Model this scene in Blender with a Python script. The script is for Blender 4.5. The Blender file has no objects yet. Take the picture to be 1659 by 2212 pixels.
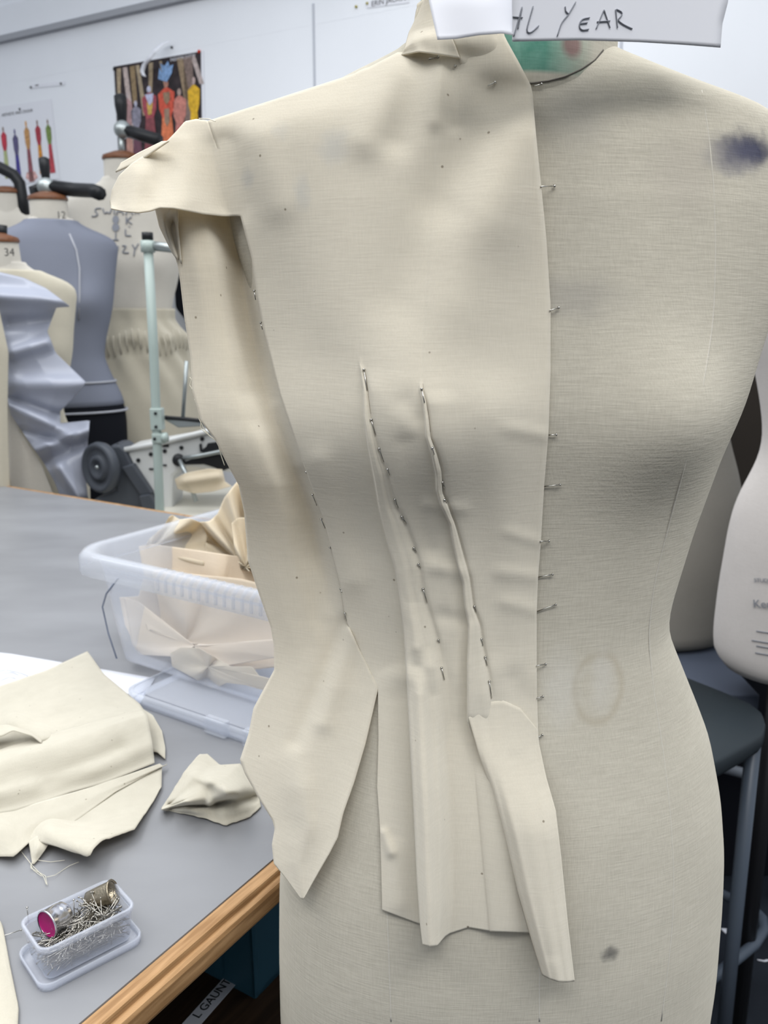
import bpy, bmesh, math, random
import numpy as np
from mathutils import Vector
from mathutils.bvhtree import BVHTree
random.seed(7)
C = bpy.context.scene.collection
sc = bpy.context.scene
# ------------------------------------------------------------------ camera, light, exposure
CAM = np.array([0.0, 0.0, 1.30]); PITCH = math.radians(13.0); F = 1800.0
CX, CY = 829.5, 1106.0
cp, sp = math.cos(PITCH), math.sin(PITCH)
cam_d = bpy.data.cameras.new('camera'); cam = bpy.data.objects.new('camera', cam_d); C.objects.link(cam)
cam.location = CAM; cam.rotation_euler = (math.pi/2 - PITCH, 0, 0)
cam_d.sensor_width = 36; cam_d.lens = 36*F/2212.0; cam_d.clip_start = 0.02
cam_d.dof.use_dof = True; cam_d.dof.focus_distance = 0.51; cam_d.dof.aperture_fstop = cam_d.lens/2.0
sc.camera = cam
sc.cycles.transparent_max_bounces = 32
sc.view_settings.view_transform = 'Standard'; sc.view_settings.look = 'None'
sc.view_settings.gamma = 1.0; sc.view_settings.exposure = 0.17
world = bpy.data.worlds.new('room_ambient'); sc.world = world; world.use_nodes = True
world.node_tree.nodes['Background'].inputs[0].default_value = (0.86, 0.92, 1.0, 1)
wnt = world.node_tree; wtc = wnt.nodes.new('ShaderNodeTexCoord'); wsx = wnt.nodes.new('ShaderNodeSeparateXYZ'); wmr = wnt.nodes.new('ShaderNodeMapRange')
wnt.links.new(wtc.outputs['Generated'], wsx.inputs[0]); wnt.links.new(wsx.outputs[2], wmr.inputs[0])   # white ceiling above, dark floor below
wmr.inputs[1].default_value = -.05; wmr.inputs[2].default_value = .85; wmr.inputs[3].default_value = .06; wmr.inputs[4].default_value = 1.10
wnt.links.new(wmr.outputs[0], wnt.nodes['Background'].inputs[1])
def area(loc, size, power, col, aim, sy=None):
    d = bpy.data.lights.new('ceiling_and_fill_lamp', 'AREA'); d.shape = 'RECTANGLE'; d.size = size; d.size_y = sy or size
    d.energy = power; d.color = col
    o = bpy.data.objects.new('ceiling_and_fill_lamp', d); C.objects.link(o); o.location = loc
    o.rotation_euler = (Vector(aim)-Vector(loc)).to_track_quat('-Z', 'Y').to_euler()
area((-0.9, 0.5, 2.75), 0.5, 15, (1, .985, .95), (-0.9, 0.5, 0), 1.8)
area((0.5, 0.2, 2.75), 0.5, 13, (1, .985, .95), (0.4, 0.4, 0), 1.8)
area((-0.9, 1.9, 2.75), 3.4, 27, (.96, .98, 1), (-0.9, 2.1, 0), 0.5)
area((0.15, -0.32, 2.18), 1.2, 9, (1, .99, .97), (0.1, 0.35, 1.2), 0.3)  # added fill lamp above the camera to brighten the chest, not a real fitting

# ------------------------------------------------------------------ projection helpers
def ray(px, py):
    x = (np.asarray(px, float)-CX)/F; u = (CY-np.asarray(py, float))/F
    return np.stack([x, cp+u*sp, -sp+u*cp], -1)
def pt(px, py, d): return CAM + ray(px, py)*np.asarray(d, float)[..., None]
def onz(px, py, z):
    v = ray(px, py); return CAM + v*((np.asarray(z, float)-CAM[2])/v[..., 2])[..., None]
def proj(P):
    q = np.asarray(P)-CAM
    f = q[..., 1]*cp-q[..., 2]*sp; u = q[..., 1]*sp+q[..., 2]*cp
    return CX+F*q[..., 0]/f, CY-F*u/f, f

# ------------------------------------------------------------------ object helpers
WL = {}
def tag(o, label=None, cat=None, group=None, kind=None):
    if label: o['label'] = label
    if cat: o['category'] = cat
    if group: o['group'] = group
    if kind: o['kind'] = kind
    return o
def root(name, loc, label, cat, group=None):
    o = bpy.data.objects.new(name, None); C.objects.link(o); o.location = loc; WL[o] = np.array(loc, float)
    o.empty_display_size = .05
    return tag(o, label, cat, group)
def mesh(name, V, Fc, mat, parent=None, smooth=True, solid=0, bevel=0):
    me = bpy.data.meshes.new(name); me.from_pydata([tuple(map(float, v)) for v in V], [], Fc); me.validate(); me.update()
    bm = bmesh.new(); bm.from_mesh(me); bmesh.ops.remove_doubles(bm, verts=bm.verts, dist=1e-6); bm.to_mesh(me); bm.free()
    o = bpy.data.objects.new(name, me); C.objects.link(o)
    if mat: me.materials.append(mat)
    if smooth:
        for p in me.polygons: p.use_smooth = True
    w = np.zeros(3)
    if parent is not None:
        o.parent = parent; w = WL.get(parent, np.zeros(3)); o.location = tuple(-w)
    WL[o] = np.zeros(3)
    if bevel:
        b = o.modifiers.new('b', 'BEVEL'); b.width = bevel; b.segments = 2; b.limit_method = 'ANGLE'
    if solid:
        m = o.modifiers.new('s', 'SOLIDIFY'); m.thickness = solid; m.offset = 0
    return o
class MB:
    def __init__(s): s.v = []; s.f = []
    def add(s, V, Fc):
        n = len(s.v); s.v += [tuple(map(float, v)) for v in V]; s.f += [tuple(i+n for i in f) for f in Fc]; return s
    def grid(s, G, closed=False):
        R, K = G.shape[:2]; f = []
        for i in range(R-1):
            for j in range(K if closed else K-1):
                k = (j+1) % K
                f.append((i*K+j, i*K+k, (i+1)*K+k, (i+1)*K+j))
        return s.add(G.reshape(-1, 3), f)
    def box(s, c, sz, rz=0, R=None):
        c = np.array(c); h = np.array(sz)/2
        P = np.array([[x, y, z] for x in (-1, 1) for y in (-1, 1) for z in (-1, 1)])*h
        if R is None:
            a, b = math.cos(rz), math.sin(rz); R = np.array([[a, -b, 0], [b, a, 0], [0, 0, 1]])
        P = P@R.T + c
        return s.add(P, [(0, 1, 3, 2), (4, 6, 7, 5), (0, 4, 5, 1), (2, 3, 7, 6), (0, 2, 6, 4), (1, 5, 7, 3)])
    def prism(s, poly, dz):   # poly: list of 3d points, dz: extrusion vector
        P = np.array(poly, float); n = len(P); Q = P+np.array(dz, float)
        return s.add(np.vstack([P, Q]), [tuple(range(n-1, -1, -1)), tuple(range(n, 2*n))]+[(i, (i+1) % n, n+(i+1) % n, n+i) for i in range(n)])
    def tube(s, pts, r, n=8, caps=True):
        P = np.array(pts, float); m = len(P); rr = np.broadcast_to(np.asarray(r, float), (m,))
        T = np.gradient(P, axis=0); T /= np.linalg.norm(T, axis=1)[:, None]+1e-12
        up = np.array([0, 0, 1.]) if abs(T[0][2]) < .9 else np.array([1., 0, 0])
        N = np.cross(T[0], up); N /= np.linalg.norm(N); rings = []
        for i in range(m):
            N = N-T[i]*N.dot(T[i]); N /= np.linalg.norm(N)+1e-12; B = np.cross(T[i], N)
            a = np.linspace(0, 2*np.pi, n, endpoint=False)
            rings.append(P[i]+rr[i]*(np.cos(a)[:, None]*N+np.sin(a)[:, None]*B))
        b = len(s.v); s.grid(np.array(rings), True)
        if caps:
            s.f.append(tuple(range(b+n-1, b-1, -1))); s.f.append(tuple(range(b+(m-1)*n, b+m*n)))
        return s
    def lathe(s, prof, c, axis=(0, 0, 1), n=32):
        ax = np.array(axis, float); ax /= np.linalg.norm(ax); up = np.array([0, 0, 1.]) if abs(ax[2]) < .9 else np.array([1., 0, 0])
        N = np.cross(ax, up); N /= np.linalg.norm(N); B = np.cross(ax, N); a = np.linspace(0, 2*np.pi, n, endpoint=False)
        G = np.array([np.array(c)+ax*z+max(r, 1e-5)*(np.cos(a)[:, None]*N+np.sin(a)[:, None]*B) for r, z in prof])
        return s.grid(G, True)
    def build(s, name, mat, parent=None, **k): return mesh(name, s.v, s.f, mat, parent, **k)

# ------------------------------------------------------------------ materials
def mat(name, col, rough=.6, metal=0, bump=None, vary=0, vscale=8, spec=.3, trans=0, alpha=1, ior=1.45, stretch=(1, 1, 1)):
    m = bpy.data.materials.new(name); m.use_nodes = True; nt = m.node_tree; b = nt.nodes['Principled BSDF']
    b.inputs['Base Color'].default_value = (*col, 1); b.inputs['Roughness'].default_value = rough; b.inputs['Metallic'].default_value = metal
    b.inputs['Specular IOR Level'].default_value = spec; b.inputs['Transmission Weight'].default_value = trans
    b.inputs['IOR'].default_value = ior; b.inputs['Alpha'].default_value = alpha
    tc = nt.nodes.new('ShaderNodeTexCoord'); mp = nt.nodes.new('ShaderNodeMapping'); nt.links.new(tc.outputs['Object'], mp.inputs[0])
    mp.inputs['Scale'].default_value = stretch
    if vary:
        n = nt.nodes.new('ShaderNodeTexNoise'); n.inputs['Scale'].default_value = vscale; n.inputs['Detail'].default_value = 5
        nt.links.new(mp.outputs[0], n.inputs['Vector'])
        r = nt.nodes.new('ShaderNodeValToRGB'); r.color_ramp.elements[0].position = .3; r.color_ramp.elements[1].position = .7
        r.color_ramp.elements[0].color = (*[max(0, c*(1-vary)) for c in col], 1); r.color_ramp.elements[1].color = (*[min(1, c*(1+vary*.5)) for c in col], 1)
        nt.links.new(n.outputs['Fac'], r.inputs[0]); nt.links.new(r.outputs[0], b.inputs['Base Color'])
    if bump:
        n = nt.nodes.new('ShaderNodeTexNoise'); n.inputs['Scale'].default_value = bump[0]; n.inputs['Detail'].default_value = 3
        nt.links.new(mp.outputs[0], n.inputs['Vector'])
        bp = nt.nodes.new('ShaderNodeBump'); bp.inputs['Strength'].default_value = bump[1]; bp.inputs['Distance'].default_value = bump[2]
        nt.links.new(n.outputs['Fac'], bp.inputs['Height']); nt.links.new(bp.outputs[0], b.inputs['Normal'])
    return m
def cloth(name, col, tl=.18, tcol=(.85, .68, .38), stains=(), slub=.5, flecks=True, mott=.06):
    """woven cotton: thread bump in both directions, soft mottling, fine dark flecks, a little light passing through"""
    m = bpy.data.materials.new(name); m.use_nodes = True; nt = m.node_tree; N = nt.nodes; L = nt.links
    for n in list(N): N.remove(n)
    out = N.new('ShaderNodeOutputMaterial'); d = N.new('ShaderNodeBsdfDiffuse'); d.inputs['Roughness'].default_value = .8
    tc = N.new('ShaderNodeTexCoord')
    def noise(sc3, scale, detail=2):
        mp = N.new('ShaderNodeMapping'); mp.inputs['Scale'].default_value = sc3; L.new(tc.outputs['Object'], mp.inputs[0])
        n = N.new('ShaderNodeTexNoise'); n.inputs['Scale'].default_value = scale; n.inputs['Detail'].default_value = detail
        L.new(mp.outputs[0], n.inputs['Vector']); return n.outputs['Fac']
    def ramp(src, p0, p1, c0, c1):
        r = N.new('ShaderNodeValToRGB'); e = r.color_ramp.elements; e[0].position = p0; e[1].position = p1
        e[0].color = (*c0, 1) if len(c0) == 3 else c0; e[1].color = (*c1, 1); L.new(src, r.inputs[0]); return r.outputs[0]
    def mix(f, a, b, mode='MIX'):
        x = N.new('ShaderNodeMix'); x.data_type = 'RGBA'; x.blend_type = mode
        if isinstance(f, (int, float)): x.inputs[0].default_value = f
        else: L.new(f, x.inputs[0])
        for i, s in ((6, a), (7, b)):
            if isinstance(s, tuple): x.inputs[i].default_value = (*s, 1)
            else: L.new(s, x.inputs[i])
        return x.outputs[2]
    c = ramp(noise((1, 1, 1), 11, 4), .3, .7, tuple(v*(1-mott) for v in col), col)
    warp = noise((1, 1, 12), 70, 2); weft = noise((12, 12, 1), 90, 2)
    c = mix(.10*slub*2, c, ramp(warp, .3, .7, (.35, .33, .28), (1, 1, 1)), 'MULTIPLY')
    c = mix(.08*slub*2, c, ramp(weft, .3, .7, (.35, .33, .28), (1, 1, 1)), 'MULTIPLY')
    if flecks:
        v = N.new('ShaderNodeTexVoronoi'); v.inputs['Scale'].default_value = 62; L.new(tc.outputs['Object'], v.inputs['Vector'])
        c = mix(ramp(v.outputs['Distance'], .035, .06, (.65, .65, .65), (0, 0, 0)), c, (.16, .12, .08))
    for (P, rad, colr, strength, kind) in stains:
        sb = N.new('ShaderNodeVectorMath'); sb.operation = 'DISTANCE'
        nz = N.new('ShaderNodeTexNoise'); nz.inputs['Scale'].default_value = 1.3/rad; nz.inputs['Detail'].default_value = 4
        L.new(tc.outputs['Object'], nz.inputs['Vector'])
        ms = N.new('ShaderNodeVectorMath'); ms.operation = 'MULTIPLY_ADD'; L.new(nz.outputs['Color'], ms.inputs[0])
        k = rad*(.9 if kind != 'ring' else .25); ms.inputs[1].default_value = (k, k, k); L.new(tc.outputs['Object'], ms.inputs[2])
        sc_ = N.new('ShaderNodeVectorMath'); sc_.operation = 'SUBTRACT'; L.new(ms.outputs[0], sc_.inputs[0]); sc_.inputs[1].default_value = tuple(np.array(P)+k/2)
        st = N.new('ShaderNodeVectorMath'); st.operation = 'MULTIPLY'; L.new(sc_.outputs[0], st.inputs[0])
        st.inputs[1].default_value = {'blob': (1, 1, 1), 'wide': (.55, .55, 1.4), 'ring': (1.2, .5, .9), 'tall': (1.3, 1, .6)}[kind]
        ln = N.new('ShaderNodeVectorMath'); ln.operation = 'LENGTH'; L.new(st.outputs[0], ln.inputs[0])
        if kind == 'ring':
            r = N.new('ShaderNodeValToRGB'); e = r.color_ramp.elements; L.new(ln.outputs['Value'], r.inputs[0])
            e[0].position = rad*.80; e[0].color = (.12, .12, .12, 1); e[1].position = rad*1.12; e[1].color = (0, 0, 0, 1)
            q = e.new(rad*.97); q.color = (1, 1, 1, 1); f = r.outputs[0]
        else: f = ramp(ln.outputs['Value'], rad*.35, rad, (1, 1, 1), (0, 0, 0))
        g = N.new('ShaderNodeMath'); g.operation = 'MULTIPLY'; L.new(f, g.inputs[0]); g.inputs[1].default_value = strength
        c = mix(g.outputs[0], c, colr)
    L.new(c, d.inputs[0])
    ad = N.new('ShaderNodeMath'); ad.operation = 'ADD'; L.new(warp, ad.inputs[0]); L.new(weft, ad.inputs[1])
    bp = N.new('ShaderNodeBump'); bp.inputs['Strength'].default_value = .5*slub; bp.inputs['Distance'].default_value = .0006
    L.new(ad.outputs[0], bp.inputs['Height']); L.new(bp.outputs[0], d.inputs['Normal'])
    if tl:
        t = N.new('ShaderNodeBsdfTranslucent'); t.inputs[0].default_value = (*tcol, 1)
        mx = N.new('ShaderNodeMixShader'); mx.inputs[0].default_value = tl; L.new(d.outputs[0], mx.inputs[1]); L.new(t.outputs[0], mx.inputs[2]); L.new(mx.outputs[0], out.inputs[0])
    else: L.new(d.outputs[0], out.inputs[0])
    return m
def sheer(name, col, clear, rough=.15):
    """frosted clear plastic: mostly see-through, a milky body and a gloss on top"""
    m = bpy.data.materials.new(name); m.use_nodes = True; N = m.node_tree.nodes; L = m.node_tree.links
    for n in list(N): N.remove(n)
    out = N.new('ShaderNodeOutputMaterial'); t = N.new('ShaderNodeBsdfTransparent'); t.inputs[0].default_value = (.97, .98, 1, 1)
    d = N.new('ShaderNodeBsdfPrincipled'); d.inputs['Base Color'].default_value = (*col, 1); d.inputs['Roughness'].default_value = rough; d.inputs['Specular IOR Level'].default_value = .6
    lw = N.new('ShaderNodeLayerWeight'); lw.inputs[0].default_value = .35
    mr = N.new('ShaderNodeMapRange'); L.new(lw.outputs['Facing'], mr.inputs[0]); mr.inputs['To Min'].default_value = 1-clear; mr.inputs['To Max'].default_value = min(1, 1-clear+.30)
    mx = N.new('ShaderNodeMixShader'); L.new(mr.outputs[0], mx.inputs[0]); L.new(t.outputs[0], mx.inputs[1]); L.new(d.outputs[0], mx.inputs[2]); L.new(mx.outputs[0], out.inputs[0])
    return m

# ------------------------------------------------------------------ room structure
WY = math.radians(-28); wn = np.array([math.sin(-WY), math.cos(-WY), 0]); wd = np.array([math.cos(-WY), -math.sin(-WY), 0]); WN = 2.62
def onwall(px, py, off=0.0):
    v = ray(px, py); t = (WN-off)/(v@wn); return CAM+v*np.asarray(t)[..., None]
M = {}
M['wall'] = mat('white_painted_board', (.80, .82, .86), .55, bump=(60, .08, .002), vary=.03, vscale=3)
M['trim'] = mat('grey_trim', (.34, .35, .38), .5, bump=(40, .1, .001))
M['line'] = mat('board_joint', (.50, .52, .57), .6, bump=(50, .1, .001))
M['floor'] = mat('dark_navy_floor', (.020, .024, .032), .45, bump=(20, .1, .002), vary=.4, vscale=6)
def wall_slab(name, s0, s1, z0, z1, t0, t1, m, kind='structure', parent=None):
    P = [wn*(WN+t0)+wd*s0, wn*(WN+t0)+wd*s1, wn*(WN+t1)+wd*s1, wn*(WN+t1)+wd*s0]
    o = MB().prism([p+np.array([0, 0, z0]) for p in P], (0, 0, z1-z0)).build(name, m, parent, smooth=False)
    if kind: o['kind'] = kind
    return o
wall_slab('wall_back', -4, 3.2, 0, 3.0, 0, .12, M['wall'])
zt = float(onwall(0, 88)[2])
wall_slab('wall_left', -4.1, -4, 0, 3.0, -5.5, .12, M['wall'])
wall_slab('trim_1', -4, 3.2, zt-.012, zt+.010, -.022, 0, M['trim'])
wall_slab('trim_2', -4, 3.2, zt+.010, zt+.12, -.012, 0, M['wall'])
wall_slab('trim_3', -4, 3.2, zt-.165, zt-.163, -.0004, 0, M['wall'])
for i, (a, b) in enumerate((((677, 8), (680, 190)), ((1344, 60), (1346, 140)))):
    p = onwall(*a); s = float(p@wd)
    wall_slab('trim_%d' % (4+i), s-.004, s+.004, .1, float(p[2]) if i == 0 else zt-.17, -.003, 0, M['line'])
o = MB().prism([(-4, -2, -.05), (4, -2, -.05), (4, 5, -.05), (-4, 5, -.05)], (0, 0, .05)).build('floor', M['floor'], smooth=False); o['kind'] = 'structure'
# ------------------------------------------------------------------ main dress form
S = .85; ZW = 1.30+(1.056-1.30)*S
PROF = dict(  # height above waist: half width, front depth, back depth
    z=[-.46, -.36, -.28, -.20, -.13, -.06, 0, .06, .12, .18, .24, .30, .335, .36, .38, .395, .405, .415, .425],
    a=[.150, .168, .176, .178, .168, .138, .118, .128, .146, .160, .168, .178, .185, .182, .160, .120, .095, .078, .065],
    f=[.100, .112, .122, .122, .115, .100, .090, .094, .102, .112, .109, .103, .098, .094, .088, .082, .077, .072, .067],
    b=[.105, .115, .124, .126, .116, .095, .083, .088, .095, .100, .102, .102, .100, .094, .084, .074, .066, .060, .056])
def profile(k, z): return S*np.interp(np.asarray(z)/S, PROF['z'], PROF[k])
def smooth_arr(a, n):
    k = np.hanning(n+2)[1:-1]; k /= k.sum(); p = n//2
    return np.convolve(np.pad(a, (p, n-1-p), 'edge'), k, 'valid')
def rings(zs, a, f, b, n=128, yaw=0., c=(0, 0), bust=.030, zw=ZW, sc_=S, ex=2.25):
    th = np.linspace(0, 2*np.pi, n, endpoint=False); G = np.zeros((len(zs), n, 3)); cx = np.broadcast_to(c[0], (len(zs),)); cy = np.broadcast_to(c[1], (len(zs),))
    for i, z in enumerate(zs):
        s, co = np.sin(th), -np.cos(th)
        x = np.sign(s)*np.abs(s)**(2/ex)*a[i]; d = np.where(co < 0, f[i], b[i]); y = np.sign(co)*np.abs(co)**(2/ex)*d
        zr = (z-zw)/sc_
        for sx in (-1, 1):
            g = np.exp(-((x/sc_-sx*.085)/.055)**2 - ((zr-.175)/.055)**2)
            y = y - np.where(co < 0, g*bust*sc_, 0)
        ca, sa = math.cos(yaw), math.sin(yaw)
        G[i, :, 0] = cx[i]+x*ca-y*sa; G[i, :, 1] = cy[i]+x*sa+y*ca; G[i, :, 2] = z
    return G
XL = np.array([(60, 912), (90, 904), (110, 885), (128, 852), (200, 700), (270, 510), (300, 475), (340, 466), (400, 472), (500, 497), (600, 532), (750, 568), (850, 604), (1000, 656), (1130, 706), (1300, 744), (1370, 750), (1450, 727), (1600, 672), (1750, 628), (1900, 604), (2050, 603), (2212, 606), (2700, 640)], float)
XR = np.array([(60, 1290), (98, 1306), (122, 1344), (181, 1499), (236, 1659), (262, 1688), (300, 1708), (350, 1716), (450, 1716), (560, 1704), (650, 1682), (730, 1654), (880, 1610), (985, 1560), (1150, 1500), (1310, 1450), (1365, 1441), (1480, 1487), (1600, 1533), (1730, 1557), (1850, 1565), (1974, 1560), (2130, 1546), (2212, 1533), (2700, 1480)], float)
YAW = math.radians(5)
zs = ZW+S*np.concatenate([np.linspace(-.46, .32, 92), np.linspace(.325, .43, 40)])
fa = smooth_arr(profile('a', zs-ZW), 7); ff = smooth_arr(profile('f', zs-ZW), 9); fb = smooth_arr(profile('b', zs-ZW), 9)
cxs = np.full(len(zs), .095*S); YC = .665*S
for it in range(40):
    G = rings(zs, fa, ff, fb, 128, YAW, (cxs, YC))
    X, Y, D = proj(G)
    iR = X.argmax(1); iL = X.argmin(1); r = np.arange(len(zs))
    eR = np.interp(Y[r, iR], XR[:, 0], XR[:, 1])-X[r, iR]; eL = np.interp(Y[r, iL], XL[:, 0], XL[:, 1])-X[r, iL]
    fa = np.clip(fa+.5*(eR-eL)/2*D.mean(1)/F, .045*S, .26*S); cxs = cxs+.5*(eR+eL)/2*D.mean(1)/F
    fa = smooth_arr(fa, 3); cxs = smooth_arr(cxs, 5)
G = rings(zs, fa, ff, fb, 160, YAW, (cxs, YC))
print('CF px', [(int(a), int(b)) for a, b in zip(X[::12, 0], Y[::12, 0])], 'err', np.abs(eR).max(), np.abs(eL).max(), 'a', fa[::12].round(3), cxs[::12].round(3))
tor = MB().grid(G, True)
n_ = 160; tor.f.append(tuple(range(n_-1, -1, -1))); tor.f.append(tuple(range((len(zs)-1)*n_, len(zs)*n_)))
# neck
NC = np.array([cxs[-1], YC-.006]); rn = fa[-1]*1.0
nk = []
for z, r_, dy in ((ZW+S*.36, .80, .002), (ZW+S*.380, .97, .001), (ZW+S*.396, 1.03, 0), (ZW+S*.415, .99, -.002), (ZW+S*.435, .91, -.005), (ZW+S*.49, .86, -.010), (ZW+S*.505, .85, -.012)):
    th = np.linspace(0, 2*np.pi, 96, endpoint=False)
    nk.append(np.stack([NC[0]+(1-min(r_, 1))*rn+np.sin(th)*rn*r_, NC[1]+dy-np.cos(th)*rn*1.03*r_, np.full(96, z)], 1))
nk = np.array(nk)
tree_mb = MB().grid(G, True); tree_mb.grid(nk, True)
BVH = BVHTree.FromPolygons([Vector(v) for v in tree_mb.v], tree_mb.f)
def hit(px, py):
    v = ray(px, py); h = BVH.ray_cast(Vector(CAM), Vector(v))
    return None if h[0] is None else np.array(h[0])
def onbody(px, py, off=.0006):
    p = hit(px, py); v = ray(px, py); return p - v/np.linalg.norm(v)*off
# cloth base depth map: follows the form, leaves it tangentially past its outline
ST = 8; gx = np.arange(120, 1720, ST); gy = np.arange(-60, 2260, ST)
DM = np.full((len(gy), len(gx)), np.nan)
for i, y in enumerate(gy):
    for j, x in enumerate(gx):
        v = ray(x, y); h = BVH.ray_cast(Vector(CAM), Vector(v))
        if h[0] is not None:
            DM[i, j] = proj(np.array(h[0]))[2]
SL = .62
for i in range(len(gy)):
    row = DM[i]; ok = np.where(~np.isnan(row))[0]
    if len(ok) < 8: continue
    m = ok[len(ok)//2]
    for rng, st in ((range(m-1, -1, -1), 1), (range(m+1, len(gx)), -1)):
        for j in rng:
            lim = row[j+st] + SL*ST/F*row[j+st]
            row[j] = lim if (np.isnan(row[j]) or row[j] > lim) else row[j]
good = ~np.isnan(DM).all(1); g0 = np.where(good)[0][0]
for i in range(g0-1, -1, -1): DM[i] = DM[i+1]
for i in range(len(gy)-2, -1, -1):   # upward limit: over the shoulder the cloth lies back gently
    lim = DM[i+1]+.75*ST/F*DM[i+1]; DM[i] = np.minimum(DM[i], lim)
def blur(A, n):
    for ax in (0, 1):
        k = np.hanning(n+2)[1:-1]; k /= k.sum(); p = n//2
        pad = [(0, 0), (0, 0)]; pad[ax] = (p, p); B = np.pad(A, pad, 'edge')
        A = sum(k[q]*np.take(B, range(q, q+A.shape[ax]), ax) for q in range(n))
    return A
DM = np.minimum(blur(DM, 7), DM+.001)
def base(px, py):
    fx = np.clip((np.asarray(px, float)-gx[0])/ST, 0, len(gx)-1.001); fy = np.clip((np.asarray(py, float)-gy[0])/ST, 0, len(gy)-1.001)
    i = fy.astype(int); j = fx.astype(int); u = fx-j; v = fy-i
    return (DM[i, j]*(1-u)+DM[i, j+1]*u)*(1-v)+(DM[i+1, j]*(1-u)+DM[i+1, j+1]*u)*v
BUMPS = [  # soft drape in the cloth: (x0,y0,x1,y1,width px,height m)
]
def drape(px, py, L):
    h = np.zeros_like(np.asarray(px, float))
    for x0, y0, x1, y1, s, a in L:
        dx, dy = x1-x0, y1-y0; l2 = dx*dx+dy*dy+1e-9; t = np.clip(((px-x0)*dx+(py-y0)*dy)/l2, 0, 1)
        d2 = (px-x0-t*dx)**2+(py-y0-t*dy)**2; h = h+a*np.exp(-d2/(2*s*s))
    return h
def keyed(pts, ys):
    p = np.array(pts, float); o = np.zeros((len(ys), 3)); o[:, 1] = ys
    o[:, 0] = np.interp(ys, p[:, 1], p[:, 0]); o[:, 2] = np.interp(ys, p[:, 1], p[:, 2])*.001
    return o
def weave_grid(curves, nsub, ease=True):
    cols = []
    for k in range(len(curves)-1):
        a, b = curves[k], curves[k+1]
        for q in range(nsub[k]):
            t = q/nsub[k]; c = a*(1-t)+b*t
            if ease:
                e = t*t*(3-2*t); c = c.copy(); c[:, 2] = a[:, 2]*(1-e)+b[:, 2]*e
            cols.append(c)
    cols.append(curves[-1]); return np.stack(cols, 1)
def place(Gp, bumps=(), basef=base, clamp=True):
    px, py, h = Gp[..., 0], Gp[..., 1], Gp[..., 2]
    h = h + drape(px, py, bumps) if len(bumps) else h
    h = .0012+.5*((h-.0012)+np.sqrt((h-.0012)**2+.0008**2)) if clamp and basef is base else h
    return pt(px, py, basef(px, py)-h)

st_hits = lambda px, py: tuple(hit(px, py))
M['linen'] = cloth('form_linen', (.61, .575, .49), tl=0, slub=.7, flecks=False, mott=.10, stains=[
    (st_hits(1622, 320), .017, (.045, .05, .09), .95, 'wide'), (st_hits(1590, 340), .016, (.14, .14, .19), .6, 'wide'),
    (st_hits(1292, 1486), .0205, (.42, .37, .28), .50, 'ring'), (st_hits(1215, 1490), .020, (.64, .63, .60), .30, 'tall'), (st_hits(1300, 1470), .015, (.64, .63, .60), .30, 'tall'),
    (st_hits(1318, 2060), .007, (.08, .08, .08), .8, 'blob'), (st_hits(1225, 640), .022, (.36, .34, .31), .45, 'wide'), (st_hits(1240, 240), .028, (.42, .40, .36), .4, 'blob'), (st_hits(1480, 370), .03, (.50, .46, .40), .4, 'blob')])
M['seam'] = cloth('form_seam_tape', (.64, .61, .54), tl=0, slub=.6, flecks=False)
form = root('dress_form', (.10*S, YC, 0), 'large linen dress form in the middle, pinned toile over its left half', 'dress form')
to = tor.build('torso', M['linen'], form)
# neck paint: green wash with a cream band above the seam and a red mark
def neckmat():
    m = cloth('painted_neck', (.60, .57, .49), tl=0, slub=.6, flecks=False, stains=[]); nt = m.node_tree; N = nt.nodes; L = nt.links
    d = [n for n in N if n.type == 'BSDF_DIFFUSE'][0]; src = d.inputs[0].links[0].from_socket
    tc = N.new('ShaderNodeTexCoord'); sx = N.new('ShaderNodeSeparateXYZ'); L.new(tc.outputs['Object'], sx.inputs[0])
    nz = N.new('ShaderNodeTexNoise'); nz.inputs['Scale'].default_value = 60; nz.inputs['Detail'].default_value = 6; L.new(tc.outputs['Object'], nz.inputs[0])
    z0 = hit(1200, 158)[2]; x1 = hit(1285, 120)[0]; x0 = hit(1215, 120)[0]
    def rng(s, a, b): r = N.new('ShaderNodeMapRange'); r.clamp = True; L.new(s, r.inputs[0]); r.inputs[1].default_value = a; r.inputs[2].default_value = b; return r.outputs[0]
    up = rng(sx.outputs[2], z0-.0008, z0+.0015); rt = rng(sx.outputs[0], x1, x0-.01)
    a = N.new('ShaderNodeMath'); a.operation = 'MULTIPLY'; L.new(up, a.inputs[0]); L.new(rt, a.inputs[1])
    gr = N.new('ShaderNodeValToRGB'); gr.color_ramp.elements[0].color = (.10, .26, .20, 1); gr.color_ramp.elements[1].color = (.22, .40, .33, 1); gr.color_ramp.elements[0].position = .35; gr.color_ramp.elements[1].position = .65; L.new(nz.outputs[0], gr.inputs[0])
    mx = N.new('ShaderNodeMix'); mx.data_type = 'RGBA'; L.new(a.outputs[0], mx.inputs[0]); L.new(src, mx.inputs[6]); L.new(gr.outputs[0], mx.inputs[7])
    ds = N.new('ShaderNodeVectorMath'); ds.operation = 'DISTANCE'; L.new(tc.outputs['Object'], ds.inputs[0]); ds.inputs[1].default_value = st_hits(1236, 97)
    rr = rng(ds.outputs['Value'], .0085, .004); m2 = N.new('ShaderNodeMath'); m2.operation = 'MULTIPLY'; L.new(rr, m2.inputs[0]); m2.inputs[1].default_value = .6
    mz = N.new('ShaderNodeMix'); mz.data_type = 'RGBA'; L.new(m2.outputs[0], mz.inputs[0]); L.new(mx.outputs[2], mz.inputs[6]); mz.inputs[7].default_value = (.25, .07, .09, 1)
    L.new(mz.outputs[2], d.inputs[0]); return m
nb = MB().grid(nk, True); nb.f.append(tuple(range(6*96, 7*96)))
o = nb.build('neck', neckmat(), form); o['label'] = 'neck stub washed with green paint'
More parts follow.
